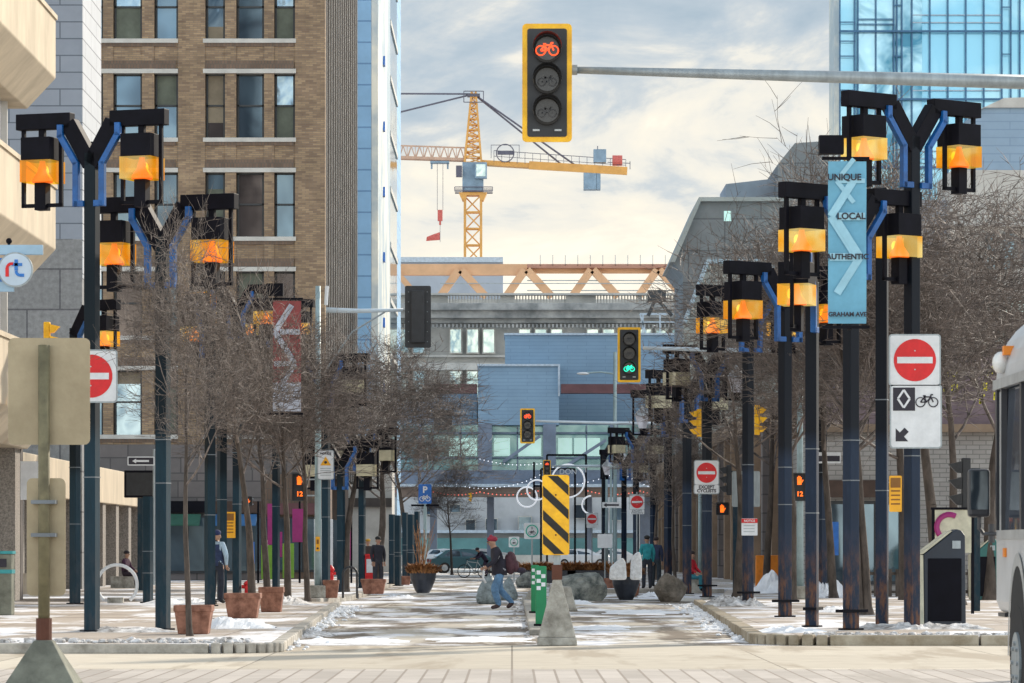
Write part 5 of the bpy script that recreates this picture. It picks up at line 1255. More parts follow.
# poster case
s=48; p=P(955,600,s); r=empty('poster_case',Vector((p.x,p.y,ZW)),'poster board with a pink swirl on pale green standing behind the dark litter bin','poster')
zt=EYE+(548-516)/s; MB().b2(-.42,0,zt-.9,.34,.06,zt).build('board',M['paleposter'] if 'paleposter' in M else M['beigep'],r)
MB().ring((-.12,-.01,zt-.36),.26,.06,a0=60,a1=250,n=14).build('pink_swirl',M['hoardm'],r); MB().b2(-.5,-.02,zt,.38,.08,zt+.05).b2(.34,0,0,.40,.08,zt).b2(-.48,0,0,-.42,.08,zt).build('frame',M['hood'],r)
# small bin at far left edge
s=SG(615,ZW); p=P(2,615,s); r=empty('litter_bin',p,'slim brown litter bin with a teal band cut by the left edge of the photo','litter bin','slim bins')
MB().b2(-.25,-.2,0,.22,.3,1.25).build('body',M['concrete_dk'],r,bevel=.02); MB().b2(-.26,-.21,.85,.23,.31,.93).build('teal_band',M['teal'],r); MB().b2(-.27,-.22,1.25,.24,.32,1.31).build('lid',M['greenlid'] if 'greenlid' in M else M['teal'],r); MB().b2(-.15,-.215,.98,.12,-.201,1.15).build('slot',M['ink'],r)
MB().b2(.0,0,0,.22,.25,.45).thing('small_box',M['signblue'],'small dark blue box beside the slim bin at the left edge','box') .location=P(7,607,42)
# newspaper box, far
def boxy(px,by,w,h,m,label,cat,name,z=ZW,cap=None):
    s=SG(by,z); p=P(px,by,s); r=empty(name,p,label,cat); W=w/s/2; H=h/s
    MB().b2(-W,0,H*.12,W,W*1.6,H*.94).build('body',M[m],r,bevel=.02); MB().b2(-W*.7,-.01,H*.45,W*.7,-.001,H*.85).build('panel',M['white'],r); MB().prism([(-W*1.05,H*.94),(W*1.05,H*.94),(W*.9,H),(-W*.9,H)],-.02,W*1.62).build('lid',M[cap or m],r); MB().b2(-W*.8,.05,0,-W*.6,.15,H*.119).b2(W*.6,.05,0,W*.8,.15,H*.119).build('foot',M['hood'],r)
boxy(371,588,13,34,'red','pinkish red newspaper box standing behind the brown planter at left','newspaper box','newspaper_box')
# orange barrier
s=SG(578,ZW); p=P(768,580,29); r=empty('plastic_barrier',Vector((p.x,p.y,ZW)),'orange construction barrier behind the right lamp posts','barrier'); W=22/29/2*1.0+.05
MB().hexa([(-W,-.2,0),(W,-.2,0),(W,.2,0),(-W,.2,0),(-W,-.1,1.12),(W,-.1,1.12),(W,.1,1.12),(-W,.1,1.12)]).build('body',M['orange'],r,bevel=.03); MB().b2(-.02,-.2,.25,.02,-.12,1.0).b2(-W*.7,-.19,.45,W*.7,-.14,.5).build('rib',M['orange'],r)
# concrete wedge with hazard marker
def wedge(px,by,wt,wb,h,label,mt,dd=.65,z=0,group='concrete sign bases'):
    s=SG(by,z); p=P(px,by,s); r=empty('hazard_marker' if 'striped' in label else 'sign_stand',p,label,'hazard marker' if 'striped' in label else 'sign',None); a=wt/s/2; b=wb/s/2; H=h/s
    MB().hexa([(-b,-dd*.5,0),(b,-dd*.5,0),(b,dd*.5,0),(-b,dd*.5,0),(-b*.97,-dd*.46,H*.12),(b*.97,-dd*.46,H*.12),(b*.97,dd*.46,H*.12),(-b*.97,dd*.46,H*.12)]).hexa([(-b*.93,-dd*.44,H*.121),(b*.93,-dd*.44,H*.121),(b*.93,dd*.44,H*.121),(-b*.93,dd*.44,H*.121),(-a,-a,H),(a,-a,H),(a,a,H),(-a,a,H)]).build('concrete_base',M[mt],r,bevel=.015)
    return r,s,H
r,s,H=wedge(557,645,8,40,66,'black and yellow striped hazard marker on a post set in a concrete wedge','concrete')
zt=(645-475)/s; MB().b2(-.055,-.05,H,.055,.05,zt-.1).build('post',M['steel'],r); MB().b2(-.08,-.07,H-.01,.08,.07,H+.22).build('rusty_sleeve',M['rust'],r)
W=27/s; zb=(645-555)/s; b=board(r,-.02,(zb+zt)/2,W,zt-zb,-.10,M['yellow'],r=.04)
def clip(poly,axis,lim,sg):
    out=[]
    for i in range(len(poly)):
        a,b_=poly[i],poly[(i+1)%len(poly)]; ia=(a[axis]-lim)*sg<=0; ib=(b_[axis]-lim)*sg<=0
        if ia: out.append(a)
        if ia!=ib:
            t=(lim-a[axis])/(b_[axis]-a[axis]); out.append((a[0]+(b_[0]-a[0])*t,a[1]+(b_[1]-a[1])*t))
    return out
st=MB(); x0,x1=-.02-W/2+.012,-.02+W/2-.012; Hh=zt-zb; sh=9.8/s; sl=.92
for k in range(5):
    z=zb+(11.3+24*k)/s
    po=[(x0,z),(x0,z+sh),(x1,z+sh-24/s),(x1,z-24/s)]
    po=clip(clip(po,1,zt-.015,1),1,zb+.015,-1)
    if len(po)>2: st.prism(po,-.106,-.101)
st.build('black_stripe',M['blackm'],b)
for z in (zb+Hh*.25,zb+Hh*.75): MB().cyl((-.02,-.108,z),.014,.01,8,'y').build('bolt',M['rust'],b)
# left foreground sign stand, seen from behind
r,s,H=wedge(44,690,18,76,50,'tarnished bare backs of two signs on a weathered post in a dull concrete wedge','concrete_dk',.9)
MB().cyl((0,0,(H+(690-345)/s)/2),.062,(690-345)/s-H,12).build('post',M['rustpost'],r,smooth=True); MB().cyl((0,0,H+.08),.085,.3,12).build('rusty_sleeve',M['rust'],r)
bk=board(r,(48-44)/s,(690-391)/s,82/s,107/s,.09,M['signback'],r=.06); MB().b2(-.05,.066,(690-440)/s,.05,.088,(690-350)/s).build('channel',M['rustpost'],bk)
b2_=board(r,(45-44)/s,(690-537)/s,39/s,118/s,.10,M['signback2'] if 'signback2' in M else M['signback'],r=.06)
for y in (502,535): MB().b2(-.13,-.075,(690-y)/s-.02,.13,.099,(690-y)/s+.02).build('clamp',M['strap'],r)
M['lpgreen']=mat('lane post green',(.0,.20,.07),.5,0,.1,4)
for k,(px,by,h,wd,lab) in enumerate(((541,626,60,11,'green and white flexible lane post, the taller front one left of the hazard marker'),(535,613,48,8,'green and white flexible lane post, the rear one'))):
    s=SG(by,.1); p=P(px,by,s); r=empty('lane_post',p,lab,'lane post','green flexible lane posts'); H=h/s; W=wd/s/2
    MB().b2(-W,-.03,.02,W,.03,H).build('blade',M['lpgreen'],r,bevel=.02)
    ck=MB()
    for j,(a_,c_) in enumerate(((-.8,.86),(.05,.80),(-.8,.72),(.05,.66),(-.8,.60))): ck.b2(W*a_,-.036,H*(c_),W*(a_+.75),-.031,H*(c_+.065))
    ck.build('white_check',M['white'],r); MB().cyl((0,0,.02),.13,.04,16).build('base',M['hood'],r)
# low concrete barriers behind the wedge
def lowbar(px,by,w,h,label,L=1.8,z=0):
    s=SG(by,z); p=P(px,by,s); W=w/s/2; H=h/s
    MB().prism([(p.x-W,0),(p.x+W,0),(p.x+W*.8,H*.25),(p.x+W*.4,H),(p.x-W*.4,H),(p.x-W*.8,H*.25)],p.y,p.y+L).thing('concrete_barrier',M['concrete'],label,'barrier','low concrete barriers',bevel=.02)
lowbar(566,611,24,24,'low sloped concrete barrier end right behind the striped marker'); lowbar(533,603,20,12,'pale blue grey concrete block left behind the lane posts')
M['ringw']=emis('white ring tube',(.85,.87,.92),.45,.05)  # faint glow added to make the white rings brighter
s=18; p=P(564,575,s); r=empty('ring_sculpture',Vector((p.x,p.y,0)),'sculpture of white rings hung in tall black frames over the lane entrance','sculpture'); y0=-.2
Q=lambda px,py: ((px-564)/s,0,EYE+(548-py)/s)
rg=[(527,497,10),(537,490,10),(568,481,16.5),(591,505,9)]
for i,(a,b_,q) in enumerate(rg):
    c=Q(a,b_); MB().ring((c[0],-.12*i,c[2]),q/s,.045,n=36,m=8,a0=0 if i<3 else 90,a1=360 if i<3 else 290).build('white_ring',M['ringw'],r,smooth=True)
fr=MB(); 
for (a,b_,c,d) in ((547,455,547,575),(586,455,586,575),(547,455,586,455),(541,469,575,469),(541,469,541,575),(575,469,575,575),(534,462,534,500),(534,486,541,486)): 
    u=Q(a,b_); v=Q(c,d); fr.bar(u,v,.11)
fr.build('black_frame',M['hood'],r); text('ST',.42,M['white'],r,(Q(584,470)[0],-.1,Q(584,470)[2])); text('DON',.42,M['white'],r,(Q(568,472)[0],-.3,Q(568,472)[2]))
# one way arrow plate far
s=22; r=signroot('one_way_sign',611,505,s,'white and dark one way arrow plate far right of the ring sculpture','sign'); MB().b2(-.4,0,-.13,.4,.02,.13).build('plate',M['white'],r); MB().prism([(-.36,0),(-.2,.09),(-.2,.04),(.36,.04),(.36,-.04),(-.2,-.04),(-.2,-.09)],-.006,-.001).build('arrow_symbol',M['ink'],r); MB().b2(-.05,.021,-3.2,.05,.1,1.8).build('post',M['polegrey'],r)
# round rt sign at far left
M['paleb']=mat('pale blue sign arm',(.30,.45,.58),.5,0,.1,2); M['rtb']=mat('transit blue',(.02,.16,.50),.5); M['disc']=mat('sign disc',(.46,.56,.66),.5,0,.08,2)
s=62; p=P(16,270,s); r=empty('transit_sign',Vector((P(-30,640,s).x,F/s,ZW)),'round transit stop sign with red and blue rt letters at the left edge','sign'); ox=P(-30,640,s).x
q=lambda px,py: (P(px,py,s).x-ox, EYE+(548-py)/s-ZW)
a=q(-30,250); b_=q(43,250); MB().b2(a[0],-.05,a[1]-.08,b_[0],.05,a[1]+.08).build('arm',M['paleb'],r,bevel=.01)
c=q(16,270); MB().cyl((c[0],-.06,c[1]),17.5/s,.06,40,'y').build('disc',M['steel'],r); MB().cyl((c[0],-.095,c[1]),16/s,.008,40,'y').build('disc_face',M['disc'],r)
u=1/s; X=c[0]; Zc=c[1]
t=MB(); t.bar((X-8*u,-.105,Zc-7*u),(X-8*u,-.105,Zc+2*u),.01,3.4*u); t.ring((X-3.5*u,-.105,Zc+1.2*u),4.6*u,1.6*u,a0=70,a1=180,n=8,m=5); t.build('red_letter',M['red'],r)
t=MB(); t.bar((X+1*u,-.107,Zc-1*u),(X+1*u,-.107,Zc+10*u),.01,3.4*u); t.bar((X-3.5*u,-.107,Zc+5*u),(X+7*u,-.107,Zc+5*u),.01,3*u); t.ring((X+5*u,-.107,Zc-1.5*u),4.2*u,1.6*u,a0=180,a1=280,n=8,m=5); t.bar((X+5*u,-.107,Zc-5.7*u),(X+9*u,-.107,Zc-5.7*u),.01,3.2*u); t.build('blue_letter',M['rtb'],r)
a=q(-30,284); b_=q(14,288); MB().b2(a[0],-.04,b_[1]-.06,b_[0],.04,b_[1]+.10).build('lower_arm',M['paleb'],r); MB().b2(a[0],-.03,q(0,283)[1],q(5,0)[0],.03,q(0,258)[1]).build('blue_panel',M['rtb'],r)
MB().b2(-.07,-.07,0,.07,.07,q(0,243)[1]).build('post',M['paleb'],r); t=q(9,241); MB().ball((t[0],0,t[1]),.05).bar((t[0],0,t[1]),(t[0],0,t[1]-.1),.04).build('finial',M['hood'],r)

# ---------------------------------------------------------------- vehicles
M['tyre']=mat('tyre rubber',(.015,.015,.016),.85,0,.2,6); M['cglass']=glass('car glass',(.02,.03,.04),(.10,.13,.16),.05,1.2,.05,.5); M['lamp']=mat('tail lamp red',(.35,.01,.01),.3); M['headl']=mat('head lamp',(.7,.7,.68),.15)
def car(loc,rz,col,label,L=4.5,W=1.8,H=1.45,group='cars parked across the end of the street'):
    m=mat('car paint '+label[:14],col,.28,.2,.08,1.5); r=empty('parked_car',loc,label,'car',group,rz)
    lo=[(-L/2,.35),(-L/2+.05,.85),(-L*.36,.95),(-L*.20,.98),(L*.28,.98),(L*.47,.92),(L/2,.70),(L/2,.32),(L*.38,.28),(-L*.38,.28)]
    MB().prism(lo,-W/2,W/2).build('body',m,r,bevel=.05)
    g=[(-L*.42,.95),(-L*.28,H-.08),(-L*.05,H),(L*.12,H-.04),(L*.30,.96)]; a=W/2-.08; b=W/2-.25; n=5; vs=[]
    for y0,y1 in ((-a,-b),(a,b)):
        for i,(x,z) in enumerate(g): vs.append((x,y1 if i in(1,2,3) else y0,z))
    gh=MB().add(vs,[(0,1,2,3,4),(9,8,7,6,5),(0,5,6,1),(1,6,7,2),(2,7,8,3),(3,8,9,4),(4,9,5,0)]).build('cabin',m,r)
    k=1.006
    for sgn in (-1,1):
        for (x0,x1) in ((.10,.46),(.50,.86)):
            xs=lambda t,top:( -L*.39+ (L*.64)*t) if not top else (-L*.27+(L*.36)*t)
            y_=sgn*(a+.004); y2=sgn*(b+.012)
            MB().add([(xs(x0,0),y_-sgn*.02,1.0),(xs(x1,0),y_-sgn*.02,1.0),(xs(x1,1),y2,H-.10),(xs(x0,1),y2,H-.10)],[(0,1,2,3)]).build('side_window',M['cglass'],gh)
    MB().add([(L*.285,-a+.1,1.0),(L*.285,a-.1,1.0),(L*.125+.02,b-.04,H-.07),(L*.125+.02,-b+.04,H-.07)],[(0,1,2,3)]).build('windscreen',M['cglass'],gh)
    MB().add([(-L*.41,-a+.1,1.0),(-L*.41,a-.1,1.0),(-L*.287,b-.04,H-.11),(-L*.287,-b+.04,H-.11)],[(0,1,2,3)]).build('rear_window',M['cglass'],gh)
    for x in (-L*.31,L*.31):
        for y in (-W/2+.08,W/2-.08):
            w=MB().cyl((x,y,.32),.32,.2,20,'y').build('wheel',M['tyre'],r); MB().cyl((x,y,.32),.19,.22,12,'y').build('rim',M['silver'],w)
    for y in (-W/2+.25,W/2-.25):
        MB().b2(L/2-.06,y-.15,.62,L/2+.01,y+.15,.78).build('headlight',M['headl'],r); MB().b2(-L/2-.01,y-.15,.65,-L/2+.08,y+.15,.82).build('taillight',M['lamp'],r)
g=lambda px,by: (lambda s: Vector(((px-512)/s,F/s,0)))(SG(by))
car(g(466,573),R(8),(.03,.09,.11),'dark teal car crossing beyond the walking man, nearest of the far cars')
car(g(446,566),R(0),(.55,.57,.60),'white car far left behind the dark teal one')
car(g(482,565),R(4),(.50,.52,.55),'pale car far behind the person leaning on the bicycle')
car(g(582,567),R(0),(.62,.63,.65),'white car seen over the dry grass right of the striped marker')
car(g(616,566),R(3),(.60,.61,.62),'white car farthest right behind the round planter')
def lot(px,by): s=SG(by,ZW); return Vector(((px-512)/s,F/s,ZW))
car(lot(905,591),R(80),(.05,.22,.38),'blue car behind the trees, left of the dark litter bin',group='cars parked on the right')
car(lot(963,590),R(80),(.04,.30,.38),'turquoise car between the dark litter bin and the bus mirror',group='cars parked on the right')
car(lot(838,588),R(75),(.04,.20,.20),'dark teal car behind the right hand snow heap',group='cars parked on the right')
# snow fence right
r=empty('low_fence',P(935,600,36),'low dark picket fence along the snow behind the litter bin','fence'); r.location.z=ZW
MB().b2(-1.9,0,.12,3.2,.05,.18).b2(-1.9,0,.62,3.2,.05,.70).build('rail',M['soffdk'] if 'soffdk' in M else M['bark'],r); 
pk=MB()
for k in range(26): pk.b2(-1.9+k*.2,-.03,.02,-1.8+k*.2,-.001,.78)
pk.build('pickets',M['bark'],r)
# bus (moving away in the near right lane)
M['busw']=mat('bus silver white',(.50,.51,.52),.35,.1,.10,1.2); M['busd']=mat('bus dark trim',(.03,.032,.04),.4); M['busgl']=glass('bus window',(.03,.04,.06),(.12,.15,.20),.05,.5,.05,.5)
X0=4.4; YF=34.9; r=empty('city_bus',Vector((X0+1.3,YF-5.5,0)),'silver city bus with a dark window band cut by the right edge of the photo','bus')
def sec(ins,zt):   # cross section XZ of left half, mirrored
    l=[(ins+.10,.92),(ins,1.05),(ins,1.62)]; return l
bx=MB()
bx.prism([(X0+.04,.92),(X0,1.02),(X0,1.64),(X0+2.6,1.64),(X0+2.6,.92)],YF-12,YF)
bu(bx,'body',M['busw'],r,bevel=.03)
# lower skirt behind the front overhang
bu(MB().b2(X0+.02,YF-12,.38,X0+2.58,YF-2.45,.919),'skirt',M['busw'],r,bevel=.02)
bu(MB().prism([(X0+.02,1.641),(X0+.05,3.0),(X0+2.55,3.0),(X0+2.58,1.641)],YF-12,YF-.02),'window_band',M['busgl'],r)
rf=[]
for k in range(9):
    a=R(90*k/8); rf.append((X0+.62-.62*math.cos(a)-.02+.02,3.001+.66*math.sin(a)))
rf=[(X0+.03,2.96)]+rf+[(X0+2.6-(x-X0),z) for x,z in rf[::-1]]+[(X0+2.57,2.96)]
bu(MB().prism(rf,YF-12,YF+.03),'roof',M['busw'],r,bevel=.02)
bu(MB().b2(X0-.03,YF-12,2.93,X0+.02,YF+.02,3.02),'gutter_trim',M['silver'],r)
pl=MB()
for y in (YF-.08,YF-.42,YF-1.75,YF-3.2,YF-4.7,YF-6.2,YF-7.7): bu(MB().b2(X0-.012,y-.05,1.661,X0+.04,y+.05,2.929),'window_pillar',M['busd'],r)
bu(MB().b2(X0-.01,YF-12,1.58,X0+.03,YF-.1,1.66),'belt_trim',M['silver'],r)
bu(MB().b2(X0-.015,YF-.45,1.66,X0-.005,YF-.36,2.9),'front_pillar_trim',M['silver'],r)
wy=YF-1.55
ar=MB(); vs=[];fs=[]; n=20
for k in range(n+1):
    a=R(180*k/n); 
    for q in (.56,.64): vs.append((X0-.012,wy+math.cos(a)*q,.55+max(0,math.sin(a))*q*1.42))
for k in range(n): fs.append((2*k,2*k+1,2*k+3,2*k+2))
bu(ar.add(vs,fs),'wheel_arch_trim',M['silver'],r)
vs=[(X0-.008,wy,.40)]+[(X0-.008,wy+math.cos(R(180*k/n))*.56,.55+math.sin(R(180*k/n))*.56*1.42) for k in range(n+1)]
bu(MB().add(vs,[(0,k+1,k+2) for k in range(n)]),'wheel_well',M['tyre'],r)
w=bu(MB().cyl((X0+.14,wy,.5),.5,.30,32,'x'),'wheel',M['tyre'],r); sub(MB().cyl((X0+.0,wy,.5),.27,.06,20,'x'),'rim',M['steel'],w,r)
for k in range(8): sub(MB().cyl((X0-.035,wy+.17*math.cos(k*.785),.5+.17*math.sin(k*.785)),.02,.03,6,'x'),'wheel_nut',M['silver'],w,r)
bu(MB().b2(X0+.05,wy+.57,.25,X0+.35,wy+.60,.92),'mud_flap',M['tyre'],r)
bu(MB().b2(X0+.02,YF-.45,.88,X0+2.5,YF+.02,.915),'bumper_strip',M['busd'],r)
bu(MB().ball((X0-.02,YF-.5,3.16),(.08,.12,.10)),'marker_lamp',M['headl'],r,smooth=True)
bu(MB().b2(X0-.02,YF-.75,1.42,X0-.001,YF-.62,1.5),'side_marker',M['orange'],r)
bu(MB().b2(X0-.02,YF-.72,3.22,X0+.12,YF-.6,3.30),'side_marker',M['orange'],r)
mi=bu(MB().b2(X0-.245,YF+.05,1.78,X0-.045,YF+.17,2.22),'mirror',M['busd'],r,bevel=.03)
sub(MB().b2(X0-.225,YF+.040,1.85,X0-.065,YF+.048,2.20),'mirror_glass',M['mirror'] if 'mirror' in M else M['cglass'],mi,r)
bu(MB().tube([(X0-.14,YF+.1,1.78),(X0-.14,YF+.1,1.68),(X0-.10,YF+.1,1.63),(X0+.05,YF+.05,1.63)],.018,6).tube([(X0-.03,YF+.1,1.72),(X0-.03,YF+.1,1.55)],.03,6),'mirror_arm',M['busd'],r)
bu(MB().b2(X0+.05,YF-11.9,.3,X0+2.5,YF-2.4,.5),'underbody',M['tyre'],r)
w=bu(MB().cyl((X0+.14,YF-8.5,.5),.5,.30,32,'x'),'wheel',M['tyre'],r); sub(MB().cyl((X0+.0,YF-8.5,.5),.27,.06,20,'x'),'rim',M['steel'],w,r)

# ---------------------------------------------------------------- people
def skinmesh(joints,edges,mats,name,root,pick,levels=2):
    me=bpy.data.meshes.new(name); names=list(joints); idx={n:i for i,n in enumerate(names)}
    me.from_pydata([joints[n][:3] for n in names],[(idx[a],idx[b]) for a,b in edges],[])
    o=bpy.data.objects.new(name,me); C.objects.link(o)
    sk=o.modifiers.new('s','SKIN'); sk.use_smooth_shade=True
    for i,n in enumerate(names):
        v=me.skin_vertices[0].data[i]; q=joints[n]; v.radius=(q[3],q[4] if len(q)>4 else q[3]); v.use_root=(n=='pelvis')
    if not any(n=='pelvis' for n in names): me.skin_vertices[0].data[0].use_root=True
    sb=o.modifiers.new('u','SUBSURF'); sb.levels=levels; sb.render_levels=levels
    bpy.context.view_layer.update()
    m2_=bpy.data.meshes.new_from_object(o.evaluated_get(bpy.context.evaluated_depsgraph_get()))
    o.modifiers.clear(); o.data=m2_; m2_.materials.clear()
    for m in mats: m2_.materials.append(m)
    for p in m2_.polygons: p.use_smooth=True; p.material_index=pick(p.center)
    if root: o.parent=root
    return o
M['skin']=mat('skin',(.38,.22,.15),.6,0,.08,8)
def cloth(name,c,v=.25,b=.5): return mat(name,c,.85,0,v,7,b)
def person(loc,h,pose,label,cols,rz=0,extras=None,name='person',group=None):
    """pose: dict of joint overrides in a 1.75 m frame, figure facing -Y; cols: jacket, trousers, hat/hair, shoes"""
    r=empty(name,loc,label,'person',group,rz); k=h/1.75; r.scale=(k,k,k)
    J=dict(pelvis=(0,0,.94,.15,.125),waist=(0,0,1.08,.155,.125),chest=(0,0,1.30,.18,.135),neckb=(0,0,1.46,.07),neck=(0,-.01,1.52,.05),head=(0,-.02,1.60,.085,.09),crown=(0,-.01,1.69,.075),
      shl=(.17,0,1.42,.075),ell=(.23,.02,1.14,.062),wrl=(.21,-.06,.90,.034),hal=(.21,-.08,.82,.036,.022),
      shr=(-.17,0,1.42,.075),elr=(-.23,.02,1.14,.062),wrr=(-.21,-.06,.90,.034),har=(-.21,-.08,.82,.036,.022),
      hil=(.10,0,.88,.095),knl=(.11,-.02,.50,.085),anl=(.11,.02,.09,.065),tol=(.12,-.15,.05,.042),
      hir=(-.10,0,.88,.095),knr=(-.11,-.02,.50,.085),anr=(-.11,.02,.09,.065),tor=(-.12,-.15,.05,.042))
    for a,v in pose.items(): J[a]=tuple(v)+tuple(J[a][3:])
    E=[('pelvis','waist'),('waist','chest'),('chest','neckb'),('neckb','neck'),('neck','head'),('head','crown'),('chest','shl'),('shl','ell'),('ell','wrl'),('wrl','hal'),('chest','shr'),('shr','elr'),('elr','wrr'),('wrr','har'),
       ('pelvis','hil'),('hil','knl'),('knl','anl'),('anl','tol'),('pelvis','hir'),('hir','knr'),('knr','anr'),('anr','tor')]
    ch=[Vector(J[n][:3]) for n in ('neckb','wrl','wrr')]
    ms=[M['skin'],cols[0],cols[1],cols[3]]
    SK=[('neck','head'),('head','crown'),('wrl','hal'),('wrr','har')]; JK=[('waist','chest'),('chest','neckb'),('chest','shl'),('shl','ell'),('ell','wrl'),('chest','shr'),('shr','elr'),('elr','wrr'),('pelvis','waist')]
    TR=[('pelvis','hil'),('hil','knl'),('knl','anl'),('pelvis','hir'),('hir','knr'),('knr','anr')]; SH_=[('anl','tol'),('anr','tor')]
    def sd(p,a,b):
        a=Vector(J[a][:3]); b=Vector(J[b][:3]); t=max(0,min(1,(p-a).dot(b-a)/(b-a).length_squared)); return (p-a.lerp(b,t)).length
    def pick(c):
        best=min(((min(sd(c,a,b) for a,b in grp),i) for i,grp in enumerate((SK,JK,TR,SH_))))
        return best[1]
    skinmesh(J,E,ms,'body',r,pick)
    hd=Vector(J['head'][:3]); cr=Vector(J['crown'][:3]); up=(cr-hd).normalized()
    MB().ball((0,0,0),(.098,.108,.075),16,8).build('hat' if cols[4] else 'hair',cols[2],r,smooth=True).location=cr-up*.005+Vector((0,.015,.01))
    f=Vector(J.get('face',(0,-1,0))) if 'face' in pose else Vector((0,-1,0))
    c=hd+f*.085; MB().ball((0,0,0),.016,8,6).build('nose',M['skin'],r,smooth=True).location=c+Vector((0,0,.015))
    sdv=f.cross(Vector((0,0,1))).normalized()
    for q in (-1,1):
        MB().ball((0,0,0),.011,8,6).build('eye',M['ink'],r).location=hd+f*.078+sdv*q*.032+Vector((0,0,.035))
        MB().ball((0,0,0),(.012,.022,.032),8,6).build('ear',M['skin'],r).location=hd+sdv*q*.088
    MB().ball((0,0,0),(.022,.008,.006),8,6).build('mouth',M['red'],r).location=hd+f*.080+Vector((0,0,-.035))
    for hand,wr,sg_ in (('hal','wrl',1),('har','wrr',-1)):     # fingers, slightly curled
        w=Vector(J[wr][:3]); h_=Vector(J[hand][:3]); d=(h_-w).normalized(); sx=d.cross(Vector((0,1,0)) if abs(d.y)<.8 else Vector((1,0,0))).normalized(); nn=d.cross(sx)
        fg=MB()
        for i,(o_,l) in enumerate(((-.027,.062),(-.009,.074),(.009,.070),(.027,.055))):
            a=h_+sx*o_; fg.tube([a,a+d*l*.5+nn*.006,a+d*l*.85+nn*.024,a+d*l*.95+nn*.045],[.010,.0095,.0085,.007],6)
        a=h_-d*.03+sx*-.03; fg.tube([a,a-sx*.028+d*.02,a-sx*.03+d*.05+nn*.02],[.011,.010,.008],6)
        fg.build('fingers',M['skin'],r,smooth=True)
    return r
J_=cloth
# the walking man, facing left (rotate so -Y becomes -X)
s=SG(610,0); p=P(499,610,s)
man=person(Vector((p.x,p.y,0)),1.80,dict(pelvis=(0,.02,.93),waist=(0,-.01,1.07),chest=(0,-.05,1.29),neckb=(0,-.09,1.44),neck=(0,-.12,1.50),head=(0,-.15,1.57),crown=(0,-.15,1.66),
   shl=(.17,-.07,1.40),shr=(-.17,-.06,1.40),ell=(.24,-.14,1.14),wrl=(.22,-.30,1.02),hal=(.20,-.36,.98),elr=(-.24,.06,1.16),wrr=(-.20,-.12,1.03),har=(-.18,-.19,1.0),
   hil=(.10,.02,.88),knl=(.11,-.12,.50),anl=(.11,-.02,.10),tol=(.11,-.19,.05),hir=(-.10,.02,.88),knr=(-.11,.02,.50),anr=(-.11,.30,.16),tor=(-.11,.18,.045)),
   'man in a dark jacket, red toque and blue jeans walking left with a backpack',(cloth('dark jacket',(.02,.018,.03)),cloth('blue jeans',(.10,.20,.33),.3),cloth('red knit',(.28,.025,.05)),cloth('brown shoe',(.05,.03,.03)),True),rz=R(-78))
man.scale=(1.18,1.22,1.03)
hem=MB(); hem.lathe([(.175,.82),(.19,.90),(.18,1.05),(.175,1.2)],18,(0,.01,0),sq=.85); hem.build('jacket_hem',M['jk'] if 'jk' in M else cloth('jacket hem',(.02,.018,.03)),man,smooth=True)
MB().ball((0,-.165,1.735),.035,8,6).build('pompom',cloth('pompom',(.32,.03,.06)),man,smooth=True)
rm=man.matrix_basis if False else None
# backpack: a thing of its own, on his back (his back faces +X)
bp=MB(); rn=random.Random(3)
M['pack']=cloth('plum backpack',(.075,.030,.040),.35)
b0=p+Vector((.30,.0,1.18)); r=empty('backpack',Vector((b0.x-.02,b0.y,.98)),'plum brown backpack on the back of the walking man','backpack'); 
MB().ball((0,0,.16),(.155,.18,.28),16,12).build('bag',M['pack'],r,smooth=True); MB().ball((.12,0,.08),(.09,.14,.15),12,8).build('pocket',M['pack'],r,smooth=True)
MB().tube([(-.08,-.13,.38),(-.20,-.17,.40),(-.30,-.17,.28),(-.28,-.18,.10),(-.12,-.17,-.02)],.022,6).build('strap',cloth('pale strap',(.40,.40,.42)),r,smooth=True); MB().ball((.25,.0,-.02),(.13,.08,.07),10,8).build('side_roll',cloth('dark roll',(.04,.03,.05)),r,smooth=True)
# big plastic bags he drags
def bag(px0,px1,y0,by,label,seed):
    s=SG(by,0); p=P((px0+px1)/2,by,s); rn=random.Random(seed); W=(px1-px0)/s/2; H=(by-y0)/s; mb=MB(); n=26; prof=[(.75,0),(.98,.05),(1.0,.22),(.86,.45),(.62,.68),(.36,.86),(.16,.95),(.10,1.0)]; vs=[];fs=[]
    for j,(q,z) in enumerate(prof):
        for k in range(n):
            a=6.283*k/n; w=q*W*(1+.10*math.sin(5*a+j*1.3)+rn.uniform(-.05,.05)); vs.append((p.x+w*math.cos(a)+.12*W*z,p.y+w*.7*math.sin(a),z*H*(1+rn.uniform(-.03,.03))))
    for j in range(len(prof)-1):
        for k in range(n): fs.append((j*n+k,j*n+(k+1)%n,(j+1)*n+(k+1)%n,(j+1)*n+k))
    fs.append([n*(len(prof)-1)+k for k in range(n)]); mb.add(vs,fs).thing('plastic_bag',M['sackg'],label,'bag','large bags dragged by the walking man',smooth=True)
bag(476,500,574,604,'large grey plastic bag the walking man drags on his left side',3); bag(499,517,577,600,'second grey plastic bag, right behind the legs of the walking man',6)
pw=P(485,566,SG(605,0)); MB().tube([(pw.x-.02,pw.y-.1,pw.z),(pw.x-.05,pw.y-.1,pw.z-.32),(pw.x+.02,pw.y-.1,pw.z-.45)],.03,6).thing('bag_tie',M['white'],'white twisted plastic tie between the man\'s hand and the bag','bag tie',smooth=True)
